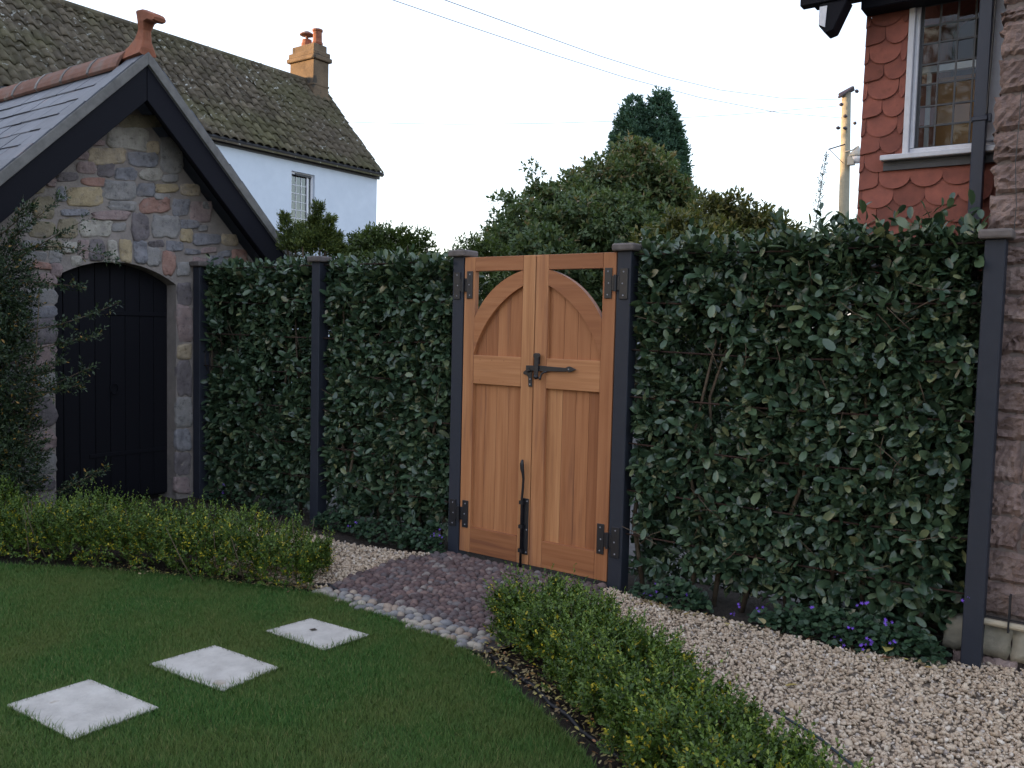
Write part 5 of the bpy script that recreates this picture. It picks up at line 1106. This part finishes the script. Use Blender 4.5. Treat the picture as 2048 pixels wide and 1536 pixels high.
# ------------------------------------------------------------------ gravel, litter, grass
G12 = ico(1)[0]; G12F = ico(1)[1]
def icosa():
    bm = bmesh.new(); bmesh.ops.create_icosphere(bm, subdivisions=1, radius=1); V = np.array([v.co[:] for v in bm.verts]); F = np.array([[v.index for v in f.verts] for f in bm.faces]); bm.free(); return V, F
def rndrot(g, n, flat=1.0):
    a = nrm(g.normal(size=(n, 3))*np.array((1, 1, 1))); b = g.normal(size=(n, 3))*np.array((0.6, 0.6, 1))*flat; return frames(a*np.array((1, 1, 0.5)), b+np.array((0, 0, 0.6)))
def gravel(polys, name, dens, s0, seed):
    g = np.random.default_rng(seed); V0, F0 = icosa(); Vs = []; Fs = []; T = []; off = 0
    for poly, lim in polys:
        P = np.array(poly); lo = P.min(0); hi = P.max(0); hi = np.minimum(hi, lim[1]); lo = np.maximum(lo, lim[0]); n = int(np.prod(hi-lo)*dens)
        xy = lo+(hi-lo)*g.random((n, 2)); xy = xy[pip(poly, xy[:, 0], xy[:, 1])]; v_, _ = in_view(np.c_[xy, 0*xy[:, 0]], 0.10); xy = xy[v_]; n = len(xy)
        z = -0.014+0.016*g.random(n)+0.012*(vnoise(np.c_[xy, 0*xy[:, 0]], seed, 3)-0.5)
        s = s0*np.exp(g.normal(0, 0.28, n)); S = np.stack([s*g.uniform(0.8, 1.35, n), s*g.uniform(0.6, 1.0, n), s*g.uniform(0.28, 0.58, n)], 1); R = rndrot(g, n)
        for k in range(6):
            sel = np.arange(n) % 6 == k; W = V0*(1+0.30*(np.random.default_rng(200+k).random((len(V0), 1))-0.5)); v, f = scatter(W, F0, np.c_[xy, z][sel], R[sel], S[sel]); Vs.append(v); Fs.append(f+off); off += len(v); T.append(np.repeat(g.random(sel.sum()), len(F0)))
    return ident(add(name, (np.concatenate(Vs), np.concatenate(Fs)), 'gravel', tint=np.concatenate(T)), kind='stuff')
gravel([(GRAVEL_R, ((0.5, -2.9), (3.7, 0.1))), (GRAVEL_L, ((-2.5, -1.4), (-0.6, -0.1)))], 'gravel', 5200, 0.0098, 5)
# leaf litter on the soil strip
g = np.random.default_rng(77); pts = []
strip = np.array([(0.56, -1.33), (0.80, -1.42), (1.12, -1.58), (1.44, -1.76), (1.73, -1.96), (2.0, -2.3)])
s = g.uniform(0, 5, 900); i = s.astype(int); f = s-i; xy = strip[i]*(1-f)[:, None]+strip[np.minimum(i+1, 5)]*f[:, None]; xy = xy+np.c_[g.normal(0.06, 0.06, 900), g.normal(0.05, 0.055, 900)]
strip2 = np.array([(-2.2, -1.83), (-1.5, -1.53), (-0.95, -1.33), (-0.68, -1.20)]); s = g.uniform(0, 3, 420); i = s.astype(int); f = s-i; xy2 = strip2[i]*(1-f)[:, None]+strip2[np.minimum(i+1, 3)]*f[:, None]+np.c_[g.normal(0, 0.03, 420), g.normal(0.03, 0.04, 420)]
xy3 = np.c_[g.uniform(0.75, 2.55, 110), -0.12-np.abs(g.normal(0, 0.06, 110))]
xy = np.concatenate([xy, xy2, xy3]); n = len(xy); sz = g.uniform(0.010, 0.027, n); sz[-110:] *= 1.6
ident(leafmass('leaf_litter', np.c_[xy, -0.010+0.022*g.random(n)], frames(np.c_[g.normal(size=(n, 2)), g.normal(0, .25, n)], np.c_[g.normal(0, .35, (n, 2)), np.ones(n)]), np.stack([sz, sz, sz], 1), 'litter', None, BIG, g.random(n)**0.55), kind='stuff')
for x, y, z, a, s, tn, lab in [(2.02, -0.80, 0.012, 2.2, 0.060, 0.93, 'single yellow fallen leaf lying on the open gravel'), (1.66, -0.22, 0.05, 0.6, 0.085, 0.72, 'pale curled fallen leaf at the gravel edge under the hedge'), (1.17, -0.22, 0.015, 0.2, 0.08, 0.66, 'dry tan fallen leaf on the gravel near the gate'), (2.25, -0.17, 0.03, 0.1, 0.13, 0.88, 'long yellow green fallen leaf beside the end fence post'), (2.27, -0.21, 0.012, 0.2, 0.12, 1.0, 'russet fallen leaf under the yellow green one beside the end post')]:
    me = newmesh('fallen_leaf', BIG[0]*np.array((s, s, s)), BIG[1], 'litter', [tn]*len(BIG[1]), True); o = link('fallen_leaf', me, (x, y, z)); o.rotation_euler = (random.uniform(-.2, .2), random.uniform(-.25, .25), a); ident(o, lab, 'leaf', 'fallen leaves on the gravel')
# cables
ident(add('garden_cable', tube([(2.02, -1.12, 0.006), (2.10, -1.175, 0.010), (2.245, -1.255, 0.008), (2.403, -1.40, 0.010), (2.6, -1.6, 0.008), (2.75, -1.9, 0.01)], 0.0055, 8), 'cable', smooth=True), 'thin dark cable lying across the gravel beside the foreground box hedge', 'cable')
ident(add('drip_pipe', tube([(0.70, -1.33, -0.022), (0.83, -1.40, -0.012), (0.98, -1.47, -0.017), (1.10, -1.53, -0.008), (1.23, -1.61, -0.020), (1.35, -1.665, -0.012), (1.45, -1.73, -0.022), (1.65, -1.825, -0.014), (1.9, -1.99, 0.0), (2.3, -2.4, 0.0)], 0.011, 8), 'rubber', smooth=True), 'black watering pipe along the soil between lawn and box hedge', 'pipe')
ident(add('edging', tube([(-0.78, -1.16, 0.0), (-0.70, -1.10, 0.004), (-0.60, -1.13, 0.0)], 0.010, 6), 'rubber', smooth=True), 'short black edging end between the box hedge and the cobbles', 'edging')
# grass
g = np.random.default_rng(99); xs = []
lo, hi = np.array((-4.2, -4.4)), np.array((2.55, -1.2)); n = 1150000
xy = lo+(hi-lo)*g.random((n, 2)); xy = xy[pip(LAWN, xy[:, 0], xy[:, 1])]
v, d = in_view(np.c_[xy, 0*xy[:, 0]], 0.12); xy = xy[v | (g.random(len(xy)) < 0.22)]
slabpolys = [p for p, _ in SLABS]
inside = np.zeros(len(xy), bool)
for p in slabpolys: inside |= pip(p, xy[:, 0], xy[:, 1])
xy = xy[~inside]
edge = []
for p in slabpolys:
    P = np.array(p)
    for a, b in zip(P, np.roll(P, -1, 0)): u = g.random((650, 1)); edge.append(a+(b-a)*u+g.normal(0, 0.006, (650, 2)))
LW = np.array(LAWN[2:18])
for a, b in zip(LW[:-1], LW[1:]): m = int(np.linalg.norm(b-a)*1500); u = g.random((m, 1)); edge.append(a+(b-a)*u+g.normal(0, 0.010, (m, 2)))
edge = np.concatenate(edge); xy = np.concatenate([xy, edge]); n = len(xy); ne = len(edge)
h = g.uniform(0.014, 0.030, n)*(0.8+0.5*vnoise(np.c_[xy, 0*xy[:, 0]], 5, 4)); h[-ne:] = g.uniform(0.020, 0.050, ne)*(0.55+0.8*g.random(ne)**2)
a = g.uniform(0, 6.283, n); ln = np.abs(g.normal(0.35, 0.25, n)); dirv = np.c_[np.cos(a)*ln, np.sin(a)*ln, np.ones(n)]; dirv = nrm(dirv); w = g.uniform(0.0010, 0.0021, n); w[-ne:] *= 1.35
sx = np.c_[-np.sin(a), np.cos(a), 0*a]; b0 = np.c_[xy, np.full(n, -0.012)]; mid = b0+dirv*(h*0.6)[:, None]; tip = b0+dirv*(h*0.92)[:, None]+np.c_[np.cos(a), np.sin(a), -0.25+0*a]*(h*0.28)[:, None]
V = np.stack([b0-sx*w[:, None], b0+sx*w[:, None], tip], 1).reshape(-1, 3); F = np.arange(3*n).reshape(-1, 3)
ident(add('grass', (V, F), 'grass', tint=g.random(n)), kind='stuff')

# ------------------------------------------------------------------ garden trees behind the camera (seen in the window glass)
for x, y, s, wh in ((0.6, -15, 1, 'middle'), (5.5, -17, 2, 'rightmost'), (-5.5, -17.5, 3, 'leftmost')):
    t = thing('garden_tree', (x, y, 0), wh+' of the three broad dark trees standing behind the viewer across the garden', 'tree', 'trees behind the viewer')
    g = np.random.default_rng(300+s); LB = [(x+g.normal(0, 1.6), y+g.normal(0, 1.2), 4.5+g.uniform(-1.5, 3.2), 1.6, 1.6, 1.3) for k in range(9)]
    crown('crown', LB, 1500, 0.24, 0.7, 'bush', t, 310+s, SMALL, 7, 0.5); trunk(t, (x, y, -0.1), [l[:3] for l in LB], 0.22)
